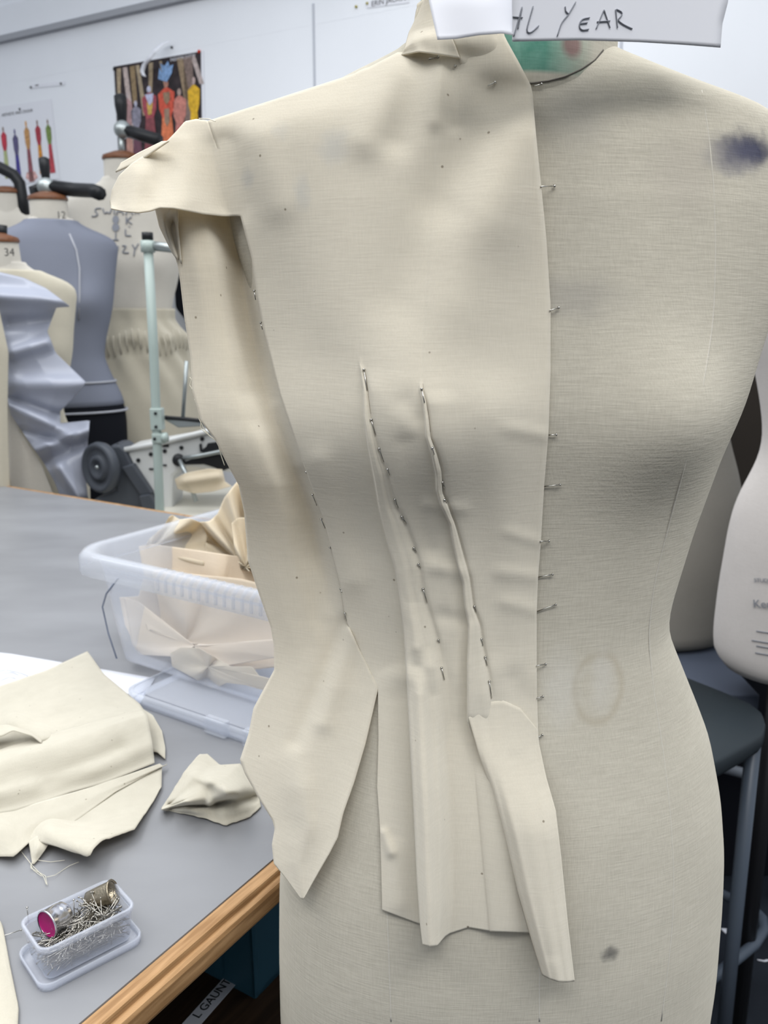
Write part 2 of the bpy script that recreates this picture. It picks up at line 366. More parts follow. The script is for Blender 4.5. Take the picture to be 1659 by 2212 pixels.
M['wood_cap'] = mat('brown_wood', (.16, .065, .03), .35, vary=.3, vscale=30, stretch=(1, 6, 6))
topz = ZW+S*.505
MB().lathe([(0, .026), (.02, .026), (.045, .02), (rn*.97, .008), (rn*1.0, 0), (rn*.9, -.002)], (NC[0], NC[1]-.012, topz)).build('neck_cap', M['wood_cap'], form)
M['black_metal'] = mat('black_metal', (.012, .012, .014), .35, spec=.5)
MB().tube([(.10*S, YC, .01), (.10*S, YC, .75)], .016, 16).build('pole', M['black_metal'], form)
bs = MB().lathe([(0, .03), (.10, .03), (.17, .012), (.17, 0), (0, 0)], (.10*S, YC, 0)); bs.build('base', M['black_metal'], form)
def seam(name, pts, r=.0006, n=60, parent=form, mt=None, off=-.00035):
    p = np.array(pts, float); t = np.linspace(0, 1, len(p)); q = np.linspace(0, 1, n)
    P = [onbody(x, y, off) for x, y in zip(np.interp(q, t, p[:, 0]), np.interp(q, t, p[:, 1]))]
    P = np.array(P); k = P.copy()
    for _ in range(1): k[1:-1] = (k[:-2]+2*k[1:-1]+k[2:])/4
    return MB().tube(k, r, 6).build(name, mt or M['seam'], parent)
seam('seam', [(1515, 195), (1530, 290), (1541, 400), (1545, 550), (1540, 700), (1515, 850), (1480, 1000), (1440, 1150), (1412, 1260), (1400, 1370), (1412, 1500), (1432, 1620), (1447, 1750), (1455, 1880), (1452, 2000), (1440, 2110), (1428, 2205)])
seam('seam', [(1166, 1640), (1165, 1900), (1165, 2206)])
seam('seam', [(822, 1500), (830, 1800), (838, 2000), (845, 2206)])
M['dark_thread'] = mat('dark_thread', (.10, .09, .08), .8, bump=(200, .2, .001))
seam('neck_seam', [(1120, 178), (1148, 180), (1185, 175), (1220, 166), (1255, 150), (1285, 130), (1303, 108)], .00045, off=.0001, mt=M['dark_thread'])
# ------------------------------------------------------------------ the pinned toile
M['calico'] = cloth('unbleached_calico', (.83, .79, .69), tl=.22, tcol=(.85, .70, .42), slub=.35, stains=[
    (st_hits(545, 385), .007, (.45, .48, .52), .4, 'blob'), (st_hits(655, 420), .008, (.52, .55, .57), .35, 'tall'), (st_hits(725, 320), .012, (.58, .60, .61), .35, 'blob'), (st_hits(610, 290), .006, (.60, .62, .63), .3, 'blob')])
toile = root('toile_bodice', (.03, .48, .70), 'cream calico half bodice with two pinned darts, pinned on the large form', 'toile')
r0 = np.linspace(0, 1, 40)**.9; NT = 40
yb = np.linspace(467, 1600, 260); NB_ = 110
def stations(ytop, ybot):
    return np.concatenate([ytop+(467-ytop)*np.linspace(0, 1, NT, endpoint=False), yb[:-1], 1600+(ybot-1600)*np.linspace(0, 1, NB_)])
E1 = [(770, 100, 0), (774, 700, 0), (776, 770, 0), (778, 784, .4), (780, 794, 1.6), (787, 842, 3), (789, 903, 4.5), (798, 964, 5), (812, 1038, 6), (822, 1099, 6.5), (842, 1180, 7), (857, 1229, 7.5), (865, 1278, 7), (875, 1351, 9), (879, 1408, 13), (880, 1440, 13), (883, 1493, 14), (889, 1600, 17), (897, 1750, 19), (904, 1900, 21), (914, 2041, 23)]
P1 = [(790, 100, 0), (782, 700, 0), (783, 770, 0), (788, 795, .3), (794, 842, .6), (799, 880, .8), (803, 905, .8), (811, 940, .8), (819, 970, .8), (827, 996, .8), (840, 1025, .8), (853, 1080, .8), (859, 1097, .8), (877, 1130, .8), (899, 1192, .8), (908, 1226, .8), (914, 1270, .8), (922, 1300, .8), (947, 1383, .8), (960, 1468, 1.5), (968, 1600, 2), (974, 1800, 3), (970, 1950, 4), (962, 2022, 5)]
E2 = [(930, 100, 0), (912, 600, 0), (908, 760, 0), (908, 818, 0), (908, 830, .5), (909, 842, 1.6), (916, 871, 3), (920, 903, 4), (923, 944, 4.4), (936, 985, 4.8), (944, 1025, 4.2), (945, 1058, 5), (954, 1090, 5), (974, 1131, 5), (980, 1168, 5), (991, 1220, 5), (1003, 1261, 5.5), (1007, 1310, 6), (1015, 1351, 7), (1014, 1391, 8), (1012, 1432, 9), (1012, 1545, 9), (1012, 1556, 8), (1022, 1600, 1), (1060, 2010, 1)]
P2 = [(950, 100, 0), (912, 760, 0), (912, 815, 0), (914, 842, .2), (921, 871, .6), (926, 903, .7), (930, 944, .8), (945, 985, .8), (954, 1017, .8), (957, 1066, .8), (966, 1086, .8), (985, 1139, .8), (1001, 1196, .8), (1015, 1249, .8), (1023, 1310, .8), (1038, 1351, .8), (1045, 1400, .8), (1054, 1444, .8), (1066, 1514, .8), (1068, 1556, 1), (1080, 1600, 1), (1120, 2014, 1)]
CF = [(1085, 62, 3), (1090, 80, 3), (1118, 130, 2), (1145, 181, 1), (1150, 200, 1), (1158, 300, 1), (1168, 400, 1), (1180, 520, 1), (1189, 660, 1), (1189, 800, 1), (1184, 940, 1), (1175, 1050, 1), (1168, 1170, 1), (1162, 1245, 1), (1159, 1320, 1), (1159, 1440, 1), (1160, 1500, 1), (1163, 1600, 1), (1165, 1700, 1), (1166, 2016, 1)]
C0 = [(450, 262, 6), (480, 350, 4), (520, 467, 3), (532, 510, 3), (545, 560, 3), (556, 640, 3), (572, 720, 3), (605, 850, 3), (655, 1000, 3), (700, 1120, 3), (735, 1260, 2.5), (747, 1340, 1.5), (775, 1400, 1.5), (817, 1486, 3), (818, 1600, 1), (815, 1700, 1), (822, 1800, 1), (826, 1966, 1)]
def shift(c, dx, h=None, only=None): return [(x+dx, y, (hh if h is None else h)) for x, y, hh in c]
def mid(a, b, f, h):  # curve between two keyed curves with own heights given as (y,h)
    return lambda s: np.stack([keyed(a, s)[:, 0]*(1-f)+keyed(b, s)[:, 0]*f, s, np.interp(s, [q[0] for q in h], [q[1] for q in h])*.001], 1)
TOP = np.array([(450, 262), (520, 243), (600, 224), (700, 189), (800, 144), (865, 117), (905, 113), (990, 122), (1030, 90), (1085, 62)], float)
topy = lambda x: float(np.interp(x, TOP[:, 0], TOP[:, 1]))
spec = []
spec.append((C0, 262, 1966))
spec.append((shift(E1, -3, 0), topy(765), 1996))
spec.append((E1, topy(770), 2041))
spec.append((mid(E1, P1, .3, [(0, 0), (770, 0), (850, 3.2), (1100, 6.4), (1300, 8), (1400, 15), (1440, 12), (1500, 19), (1700, 25), (2041, 30)]), topy(778), 2044))
spec.append((mid(E1, P1, .62, [(0, 0), (770, 0), (850, 2), (1100, 3.2), (1200, 5), (1300, 4), (1400, 8), (1440, 12), (1500, 9), (1700, 16), (2041, 22)]), topy(784), 2043))
spec.append((P1, topy(790), 2022))
P1R = [(x+9, y, 2.4*float(np.interp(y, [790, 830, 1400, 1470], [0, 1, 1, 0]))+(2 if y > 1750 else 0)) for x, y, hh in P1]
spec.append((P1R, topy(796), 2016))
spec.append((mid(P1, E2, .5, [(0, 0), (800, 0), (900, 1.6), (1450, 1.6), (1500, .5), (1800, 2), (2010, 2)]), 114, 2003))
spec.append((shift(E2, -3, 0), 116, 2011))
spec.append((E2, 116, 2012))
spec.append((mid(E2, P2, .55, [(0, 0), (818, 0), (840, 1), (900, 2.6), (1100, 4), (1300, 4.2), (1400, 5), (1500, 6), (1545, 5), (1580, 1), (2016, 1)]), 118, 2013))
spec.append((P2, 118, 2014))
P2R = [(x+8, y, 2.2*float(np.interp(y, [835, 870, 1470, 1520], [0, 1, 1, 0]))+.5) for x, y, hh in P2]
spec.append((P2R, topy(970), 2014))
spec.append((mid(P2, CF, .5, [(0, 1), (800, 1), (900, 2), (1450, 2), (1550, 1)]), topy(1015), 2015))
spec.append((CF, 62, 2016))
curves = []
for c, yt, ybm in spec:
    s = stations(yt, ybm)
    curves.append(c(s) if callable(c) else keyed(c, s))
nsub = [44, 2, 5, 5, 5, 3, 10, 12, 2, 4, 4, 3, 9, 10]
for c in curves:   # the ends of columns run past the keyed x range smoothly
    c[:, 0] = np.where(np.arange(len(c)) < len(c), c[:, 0], 0)
BUMPS = [
    (1040, 260, 900, 640, 130, .011), (1130, 300, 1060, 460, 60, .005), (1120, 300, 1000, 640, 75, .005), (1062, 225, 960, 430, 44, -.006), (1050, 240, 870, 640, 56, -.006), (880, 880, 960, 1450, 70, .004), (1080, 900, 1110, 1450, 60, .004), (1060, 1700, 1060, 2000, 60, .004), (860, 1560, 860, 1950, 24, .003),
    (950, 150, 940, 260, 13, .0025), (975, 150, 985, 270, 12, -.0025), (905, 150, 860, 300, 24, -.004), (850, 160, 790, 300, 30, .004),
    (485, 320, 500, 440, 24, -.006), (560, 300, 600, 440, 30, .003),
    (760, 1370, 800, 1440, 26, -.004), (690, 1000, 760, 1250, 24, .003),
    (1000, 900, 1080, 1400, 30, -.0015), (885, 960, 930, 1180, 20, -.003), (880, 870, 900, 900, 20, -.002), (925, 1090, 1000, 1100, 10, .001),
    (1180, 940, 1100, 925, 12, .0012), (1160, 1168, 1100, 1150, 10, .001), (1155, 1245, 1080, 1235, 12, .0012), (1155, 1318, 1090, 1300, 12, .0012),
    (940, 1225, 1000, 1235, 12, .0015), (955, 1330, 1005, 1340, 12, -.0015),
    (700, 1420, 640, 1720, 34, .007), (780, 1450, 870, 1460, 18, .003), (850, 1400, 800, 1440, 30, -.002),
    (1000, 1600, 1010, 2000, 30, -.004), (860, 1560, 850, 1800, 18, -.002), (830, 1800, 845, 1840, 8, .003), (1085, 1650, 1110, 2000, 30, .003), (1110, 1470, 1150, 1560, 22, -.003)]
Gp = weave_grid(curves, nsub)
W = place(Gp, BUMPS)
tb = MB().grid(W)
# the cloth goes on over the shoulder and down the back
top = W[0]; wrap = [top]
for dy, dz in ((.008, .0), (.02, -.004), (.04, -.014), (.06, -.032), (.075, -.06)): wrap.append(top+np.array([0, dy, dz]))
tb.grid(np.array(wrap[::-1]))
# cap over the arm end
Tc = np.array([(450, 262), (425, 258), (400, 263), (383, 283), (362, 305), (325, 328), (285, 354), (258, 380), (243, 410), (238, 436)], float)
Bc = np.array([(520, 467), (480, 467), (440, 463), (400, 455), (375, 450), (345, 449), (325, 456), (300, 460), (268, 457), (240, 451)], float)
def resamp(A, n):
    d = np.concatenate([[0], np.cumsum(np.linalg.norm(np.diff(A, axis=0), axis=1))]); q = np.linspace(0, d[-1], n)
    return np.stack([np.interp(q, d, A[:, i]) for i in range(A.shape[1])], 1)
nc = 56; T_ = resamp(Tc, nc); B_ = resamp(Bc, nc)
c0 = curves[0][:NT+1]; cap = np.zeros((NT+1, nc, 3))
for i in range(NT+1):
    t = i/NT; L_ = T_*(1-t)+B_*t
    ln = c0[i, :2]-L_[0]; w_ = np.exp(-np.arange(nc)/12.)[:, None]
    cap[i, :, :2] = L_+ln*w_
    s = np.linspace(0, 1, nc)
    e = s*s*(3-2*s)
    cap[i, :, 2] = c0[i, 2]*(1-e)+e*(.050+.012*t) + .012*np.sin(np.pi*s)**2*t
capW = place(cap, BUMPS+[(395, 300, 330, 430, 26, -.004), (392, 310, 398, 430, 24, .005), (300, 380, 290, 450, 22, .005)])
tb.grid(capW[:, ::-1])
ct = capW[0]; wr = [ct]
tp = np.clip(1-np.linspace(0, 1, nc)*1.6, .0, 1)[:, None]
for dy, dz in ((.008, -.001), (.02, -.008), (.035, -.022)): wr.append(ct+np.array([0, dy, dz])*np.array([1, .15, 1])**(1-tp)*np.clip(tp+.02, 0, 1))
tb.grid(np.array(wr[::-1])[:, ::-1])
fp = tb.build('front_panel', M['calico'], toile, solid=.0007)
# side panel, standing out past the pinned side seam and ending in the pointed lobe
ySP = np.concatenate([np.linspace(430, 1486, 220), np.linspace(1486, 1942, 90)[1:]])
LF = [(330, 430, 0), (345, 456, 0), (356, 480, 0), (372, 530, 0), (385, 575, 0), (390, 610, 0), (398, 681, 0), (412, 771, 0), (416, 844, 0), (434, 909, 0), (463, 946, 0), (494, 1007, 0), (516, 1047, 0), (528, 1108, 0), (536, 1210, 0), (560, 1283, 0), (585, 1353, 0), (592, 1393, 0), (593, 1446, 0), (564, 1500, 0), (548, 1530, 0), (538, 1583, 0), (519, 1641, 0), (529, 1670, 0), (560, 1725, 0), (589, 1771, 0), (594, 1790, 0), (588, 1824, 0), (592, 1865, 0), (622, 1902, 0), (652, 1942, 0)]
RS = [(510, 430, -3), (524, 467, -3), (536, 510, -2), (549, 560, -1), (560, 640, 0), (576, 720, 1), (609, 850, 1), (659, 1000, 1), (704, 1120, 1), (738, 1260, 1.5), (747.2, 1340, 1.5), (775, 1400, 1.5), (817, 1486, 3), (789, 1607, 9), (765, 1689, 12), (741, 1757, 15), (729, 1810, 16), (712, 1843, 17), (673, 1911, 18), (656, 1942, 19)]
H = lambda *k: (lambda s: np.interp(s, [q[0] for q in k], [q[1] for q in k])*.001)
def between(f, hf): return np.stack([keyed(LF, ySP)[:, 0]*(1-f)+keyed(RS, ySP)[:, 0]*f, ySP, hf(ySP)], 1)
lf = keyed(LF, ySP); lf[:, 2] = H((430, 26), (700, 26), (900, 22), (1200, 15), (1400, 14), (1640, 12), (1942, 19))(ySP)
sp_curves = [lf,
    between(.25, H((430, 24), (600, 25), (900, 20), (1200, 17), (1400, 14), (1640, 16), (1942, 19))),
    between(.5, H((430, 12), (560, 12), (700, 13), (850, 14), (950, 13), (1200, 11), (1400, 9), (1550, 14), (1700, 23), (1942, 19))),
    between(.66, H((430, -5), (560, -12), (700, -10), (850, -5), (950, -2), (1200, 0), (1350, 3), (1486, 8), (1640, 14), (1942, 19))),
    between(.84, H((430, -12), (560, -30), (700, -28), (850, -21), (1000, -16), (1200, -12), (1330, 0), (1486, 4), (1640, 9), (1942, 19))),
    keyed(RS, ySP)]
SB = [(747, 1345, 640, 1600, 14, -.003), (760, 1370, 700, 1560, 16, .004), (520, 560, 545, 840, 22, -.003), (600, 880, 650, 1000, 12, .003)]
sg = weave_grid(sp_curves, [8, 8, 6, 6, 6], ease=False)
for _ in range(6): sg[:, 1:-1, 2] = (sg[:, :-2, 2]+2*sg[:, 1:-1, 2]+sg[:, 2:, 2])/4
MB().grid(place(sg, SB, clamp=False)).build('side_panel', M['calico'], toile, solid=.0007)
# back pleat lobe beside centre front
yl = np.linspace(0, 1, 120)
LE = resamp(np.array([(1012, 1550), (1035, 1630), (1060, 1700), (1090, 1810), (1118, 1925), (1150, 2035), (1172, 2106)], float), 120)
RE = resamp(np.array([(1161, 1575), (1165, 1610), (1180, 1680), (1200, 1750), (1212, 1850), (1226, 1990), (1241, 2119)], float), 120)
lob = []
for f in (0, .07, .25, .5, .75, 1):
    c = np.zeros((120, 3)); c[:, :2] = LE*(1-f)+RE*f
    c[:, 1] += -50*(1-yl)**10*np.sin(np.pi*f)**.7 + 8*yl**8*np.sin(np.pi*f)
    pk = {0: 0, .07: 10, .25: 17, .5: 19, .75: 17, 1: 14}[f]
    st_ = {0: 9.5, .07: 8, .25: 4.2, .5: 3, .75: 2.6, 1: 2.2}[f]
    ramp_ = np.clip(yl*2.2, 0, 1); ramp_ = ramp_*ramp_*(3-2*ramp_)
    c[:, 2] = (st_*(1-ramp_)+(pk+8*yl)*ramp_)*.001; lob.append(c)
MB().grid(place(weave_grid(lob, [3, 6, 8, 8, 8]), [(1110, 1640, 1190, 2060, 12, -.001)])).build('pleat', M['calico'], toile, solid=.0007)
# folded stand at the neck
def patch(name, rows, nr, ncs, mt, parent, bumps=(), basef=base, solid=.0007, ease=True):
    """rows: list of polylines [(x,y,h mm)], top to bottom; a smooth cloth surface through them"""
    R = [resamp(np.array(r, float), ncs) for r in rows]; out = []
    k = len(R); q = np.linspace(0, k-1, nr)
    for t in q:
        i = min(int(t), k-2); u = t-i; e = u*u*(3-2*u)
        c = R[i]*(1-u)+R[i+1]*u
        if ease: c[:, 2] = R[i][:, 2]*(1-e)+R[i+1][:, 2]*e
        out.append(c)
    g = np.array(out); g[..., 2] *= .001
    return MB().grid(place(g, bumps, basef)).build(name, mt, parent, solid=solid)
patch('neck_fold', [[(905, 28, 2), (930, -30, 8), (1000, -40, 12)], [(884, 70, 2), (905, 62, 6), (960, 50, 12)], [(874, 105, 8), (892, 92, 14), (922, 84, 16), (976, 80, 14)], [(868, 119, 4), (905, 112, 14), (950, 118, 14), (994, 126, 10)]], 30, 30, M['calico'], toile)
patch('neck_fold', [[(905, 28, 0), (900, 10, -6), (950, -30, -10)], [(868, 118, -4), (900, 105, -12), (960, 100, -14)]], 14, 16, M['calico'], toile)
patch('neck_stand', [[(980, -20, 16), (1030, -30, 16), (1080, -20, 12), (1080, -20, 10)], [(976, 82, 12), (1010, 80, 12), (1060, 74, 9), (1088, 76, 4)], [(992, 124, 8), (1030, 140, 5), (1080, 150, 4), (1120, 140, 3)], [(1000, 170, 1), (1040, 185, 1), (1090, 195, 1), (1144, 182, 1.2)]], 30, 24, M['calico'], toile)
# yellow inner layers below and behind the cap
patch('facing', [[(262, 352, 30), (300, 330, 30), (350, 306, 30)], [(250, 372, 34), (300, 350, 34), (365, 305, 34)]], 6, 20, M['calico'], toile)
patch('facing', [[(333, 440, 30), (350, 446, 34), (366, 446, 36), (385, 446, 30)], [(345, 490, 26), (360, 500, 34), (376, 500, 20), (384, 490, 30)], [(372, 545, 26), (382, 560, 30), (388, 560, 24), (392, 570, 28)]], 16, 16, M['calico'], toile)
# ------------------------------------------------------------------ tag papers at the neck
def fold_paper(name, rows, dfun, label=None, parent=None, mt=None):
    R = [resamp(np.array(r, float), 26) for r in rows]; k = len(R); out = []
    for t in np.linspace(0, k-1, 16):
        i = min(int(t), k-2); u = t-i; out.append(R[i]*(1-u)+R[i+1]*u)
    g = np.array(out); P = pt(g[..., 0], g[..., 1], dfun(g[..., 0], g[..., 1]))
    return MB().grid(P).build(name, mt, parent, solid=.0004)
M['paper'] = mat('white_paper', (.76, .77, .82), .7, bump=(300, .05, .0005), spec=.1)
dL = lambda x, y: S*.462+(1105-x)*.00006+(90-y)*.00001+.004*np.sin((x-900)/60.)*np.clip(y/80, 0, 1)
dR = lambda x, y: S*.462+(x-1105)*.00010-(90-y)*.00008+.003*np.sin((x-1100)/120.)
tagp = root('paper_sign', (.085, .43, 1.48), 'folded white paper pinned round the neck stub, pencilled capitals', 'sign')
fold_paper('front_flap', [[(905, -110), (1000, -110), (1106, -110)], [(930, 20), (1000, 20), (1108, 10)], [(945, 86), (985, 84), (1035, 76), (1085, 72), (1108, 76)]], dL, parent=tagp, mt=M['paper'])
sh = fold_paper('sheet', [[(1106, -110), (1350, -110), (1583, -110)], [(1106, 0), (1350, 0), (1572, 5)], [(1107, 50), (1350, 50), (1560, 52)], [(1107, 90), (1250, 87), (1380, 91), (1480, 97), (1556, 103)]], dR, parent=tagp, mt=M['paper'])
M['pencil'] = mat('pencil_grey', (.22, .23, .26), .7, bump=(400, .2, .0005))
def strokes(name, L, surf, r, mt, parent):
    m = MB()
    for st_ in L:
        p = resamp(np.array(st_, float), 14); P = surf(p[:, 0], p[:, 1])
        if len(st_) > 2:
            for _ in range(2): P[1:-1] = (P[:-2]+2*P[1:-1]+P[2:])/4
        m.tube(P, r, 5)
    return m.build(name, mt, parent)
AL = [[(1110, 78), (1118, 50), (1128, 15)], [(1128, 15), (1124, 38), (1119, 62)], [(1108, 36), (1129, 38)], [(1152, 13), (1140, 55), (1136, 72), (1146, 73), (1164, 55)],
      [(1221, 14), (1222, 24), (1228, 30)], [(1244, 4), (1228, 32), (1214, 47), (1204, 78)], [(1274, 38), (1256, 41), (1250, 58), (1256, 66), (1272, 63)], [(1253, 51), (1269, 49)],
      [(1288, 62), (1305, 21)], [(1305, 21), (1318, 60)], [(1290, 47), (1318, 45)], [(1330, 20), (1334, 60)], [(1332, 20), (1348, 27), (1340, 38), (1331, 42), (1350, 55), (1366, 62)]]
strokes('lettering', AL, lambda x, y: pt(x, y, dR(x, y)-.0006), .00032, M['pencil'], sh)

# ------------------------------------------------------------------ pins
M['steel'] = mat('pin_steel', (.50, .49, .46), .28, metal=1, bump=(300, .02, .0002))
def on_cloth(px, py, off=.0012):
    return pt(px, py, base(px, py)-off)
TB = BVHTree.FromPolygons([Vector(v) for v in tb.v], tb.f)
SPB = BVHTree.FromPolygons([Vector(v) for v in place(sg, SB).reshape(-1, 3)], [(i*35+j, i*35+j+1, (i+1)*35+j+1, (i+1)*35+j) for i in range(sg.shape[0]-1) for j in range(34)])
def front(px, py, off):
    v = ray(px, py); vv = Vector(v).normalized(); best = None
    for T in (TB, SPB, BVH):
        h = T.ray_cast(Vector(CAM), vv)
        if h[0] is not None and (best is None or h[3] < best): best = h[3]
    return CAM+np.array(vv)*(best-off)
def pin(a, b, label, group, off=(.0012, .0012), head=True):
    A = front(*a, off[0]); B = front(*b, off[1]); m = MB().tube([A, A+(B-A)*.5, B], .00034, 6)
    if head:
        d = (A-B)/np.linalg.norm(A-B); m.lathe([(0, -.0003), (.0007, -.0002), (.0009, .0002), (.0007, .0006), (0, .0008)], A, d, 8)
    o = m.build('dressmaking_pin', M['steel']); return tag(o, label, 'pin', group)
ORD = ['topmost', 'second', 'third', 'fourth', 'fifth', 'sixth', 'seventh', 'eighth', 'ninth', 'tenth', 'eleventh', 'twelfth']
def run(L, what, group, **k):
    for i, (a, b) in enumerate(L):
        w = 'lowest' if i == len(L)-1 else (ORD[i]+('' if i == 0 else ' from the top'))
        pin(a, b, 'steel pin %s, %s' % (what, w), group, **k)
run([((1169, 182), (1150, 187)), ((1197, 402), (1168, 403)), ((1206, 665), (1187, 671)), ((1201, 939), (1184, 940)), ((1209, 1047), (1175, 1051)), ((1185, 1169), (1167, 1169)),
     ((1193, 1241), (1162, 1247)), ((1200, 1306), (1160, 1321)), ((1178, 1435), (1159, 1438)), ((1172, 1505), (1160, 1508)), ((1171, 1588), (1161, 1593))], 'across the centre front edge of the toile', 'centre front pins', off=(.002, .0012))
run([((786, 799), (793, 843)), ((802, 907), (811, 939)), ((819, 969), (828, 997)), ((837, 1014), (841, 1026)), ((853, 1079), (859, 1097)), ((868, 1116), (877, 1131)), ((894, 1184), (899, 1192)), ((904, 1219), (908, 1226)), ((914, 1272), (922, 1301)), ((947, 1383), (949, 1387)), ((954, 1443), (960, 1468))], 'along the left pinned dart', 'left dart pins')
run([((911, 841), (917, 870)), ((934, 968), (938, 982)), ((956, 1042), (960, 1055)), ((960, 1080), (964, 1086)), ((1025, 1310), (1028, 1321)), ((1040, 1381), (1043, 1394)), ((1048, 1420), (1052, 1437)), ((1057, 1472), (1062, 1508))], 'along the right pinned dart', 'right dart pins')
run([((549, 629), (552, 648)), ((563, 698), (567, 712)), ((661, 1020), (662, 1023)), ((675, 1069), (684, 1092)), ((694, 1122), (702, 1141)), ((713, 1183), (715, 1186)), ((736, 1273), (738, 1279)), ((745, 1325), (748, 1341))], 'along the pinned side seam', 'side seam pins')
pin((946, 123), (927, 127), 'short bright steel pin under the folded neck corner', 'neck pins')
pin((983, 143), (982, 145), 'pin pushed in head-on below the neck fold', 'neck pins')
pin((1069, 178), (1053, 186), 'dull steel pin slanting on the upper chest', 'neck pins')
M['thread'] = mat('cream_thread', (.72, .68, .56), .8, bump=(300, .2, .0004))
def thread(name, pts, z=None, d=None, r=.0003, label='', parent=None):
    p = resamp(np.array(pts, float), 40)
    P = onz(p[:, 0], p[:, 1], z+.001*(1+np.sin(np.linspace(0, 9, 40)))) if z is not None else pt(p[:, 0], p[:, 1], base(p[:, 0], p[:, 1])+d)
    return MB().tube(P, r, 5).build(name, M['thread'], parent)
for q in ([(420, 862), (428, 880), (430, 905), (440, 925), (455, 945)], [(425, 870), (435, 905), (433, 925), (470, 955), (478, 985), (485, 1005)], [(385, 575), (391, 577), (399, 574)], [(416, 842), (410, 832), (414, 820), (410, 815)], [(430, 256), (452, 257), (465, 262)]):
    thread('frayed_thread', q, d=-.02, parent=toile)

# ------------------------------------------------------------------ cutting table
ZT = .865
M['laminate'] = mat('grey_laminate', (.25, .253, .265), .38, bump=(25, .03, .001), vary=.14, vscale=5, stretch=(1, 2.2, 1))
def wood(name, c1, c2, sc3, rough=.5):
    m = mat(name, c1, rough, bump=(60, .15, .001), stretch=sc3); nt = m.node_tree; b = nt.nodes['Principled BSDF']
    tc = nt.nodes.new('ShaderNodeTexCoord'); mp = nt.nodes.new('ShaderNodeMapping'); mp.inputs['Scale'].default_value = sc3; mp.inputs['Rotation'].default_value = (0, 0, math.radians(-58.6)) 
    n = nt.nodes.new('ShaderNodeTexNoise'); n.inputs['Scale'].default_value = 14; n.inputs['Detail'].default_value = 6; r = nt.nodes.new('ShaderNodeValToRGB')
    mp.vector_type = 'TEXTURE'; mp.inputs['Rotation'].default_value = (0, 0, math.radians(58.6)); mp.inputs['Scale'].default_value = tuple(1/v for v in sc3)
    nt.links.new(tc.outputs['Object'], mp.inputs[0]); nt.links.new(mp.outputs[0], n.inputs['Vector']); nt.links.new(n.outputs['Fac'], r.inputs[0])
    r.color_ramp.elements[0].position = .38; r.color_ramp.elements[1].position = .62; r.color_ramp.elements[0].color = (*c2, 1); r.color_ramp.elements[1].color = (*c1, 1)
    nt.links.new(r.outputs[0], b.inputs['Base Color']); return m
M['oak'] = wood('oak_edging', (.50, .30, .145), (.30, .165, .07), (1.2, 14, 14))
pA = onz(217, 2212, ZT)[:2]; pB = onz(603, 1876, ZT)[:2]; es = (pB-pA)/np.linalg.norm(pB-pA); eb = np.array([-es[1], es[0]])   # eb: leftwards
pC = onz(340, 1105, ZT)[:2]
Kc = pA+es*float((pC-pA)@es)          # far right corner
def T2(s, l, z): q = Kc-es*s+eb*l; return np.array([q[0], q[1], z])   # s metres toward the viewer, l metres to the left
print('table', Kc, es, 'box')
tbl = root('cutting_table', (*T2(1., .8, 0)[:2], 0), 'large grey topped cutting table with oak edging', 'table')
LN, WD = 2.1, 2.4
MB().prism([T2(0, .012, ZT-.024), T2(LN, .012, ZT-.024), T2(LN, WD, ZT-.024), T2(0, WD, ZT-.024)], (0, 0, .024)).build('table_top', M['laminate'], tbl, smooth=False)
def strip(name, s0, s1, l0, l1, z0, z1, m, par, bev=.004):
    return MB().prism([T2(s0, l0, z0), T2(s1, l0, z0), T2(s1, l1, z0), T2(s0, l1, z0)], (0, 0, z1-z0)).build(name, m, par, smooth=False, bevel=bev)
strip('edging', 0, LN, 0, .012, ZT-.008, ZT-.0005, M['oak'], tbl, .002)
strip('edging', -.0, LN, -.006, .024, ZT-.026, ZT-.006, M['oak'], tbl)
strip('edging', -.016, 0.0, 0, WD, ZT-.026, ZT-.0005, M['oak'], tbl)
M['dark_wood'] = wood('dark_shelf_wood', (.055, .032, .018), (.03, .018, .010), (1, 10, 10))
M['brown_wood2'] = wood('mid_brown_wood', (.11, .06, .028), (.07, .038, .018), (1, 10, 10))
zs1 = .63
strip('shelf', .10, LN, .05, 1.1, zs1-.02, zs1, M['dark_wood'], tbl, .001)
strip('shelf_edge', .08, LN, .035, .05, zs1-.035, zs1+.003, M['brown_wood2'], tbl, .002)
strip('shelf', .10, LN, .05, 1.1, .30, .32, M['dark_wood'], tbl, .001)
for s_, l_ in ((.06, .06), (2.04, .06), (.06, 2.3), (2.04, 2.3)): strip('leg', s_, s_+.05, l_, l_+.05, 0, ZT-.03, M['dark_wood'], tbl, .003)
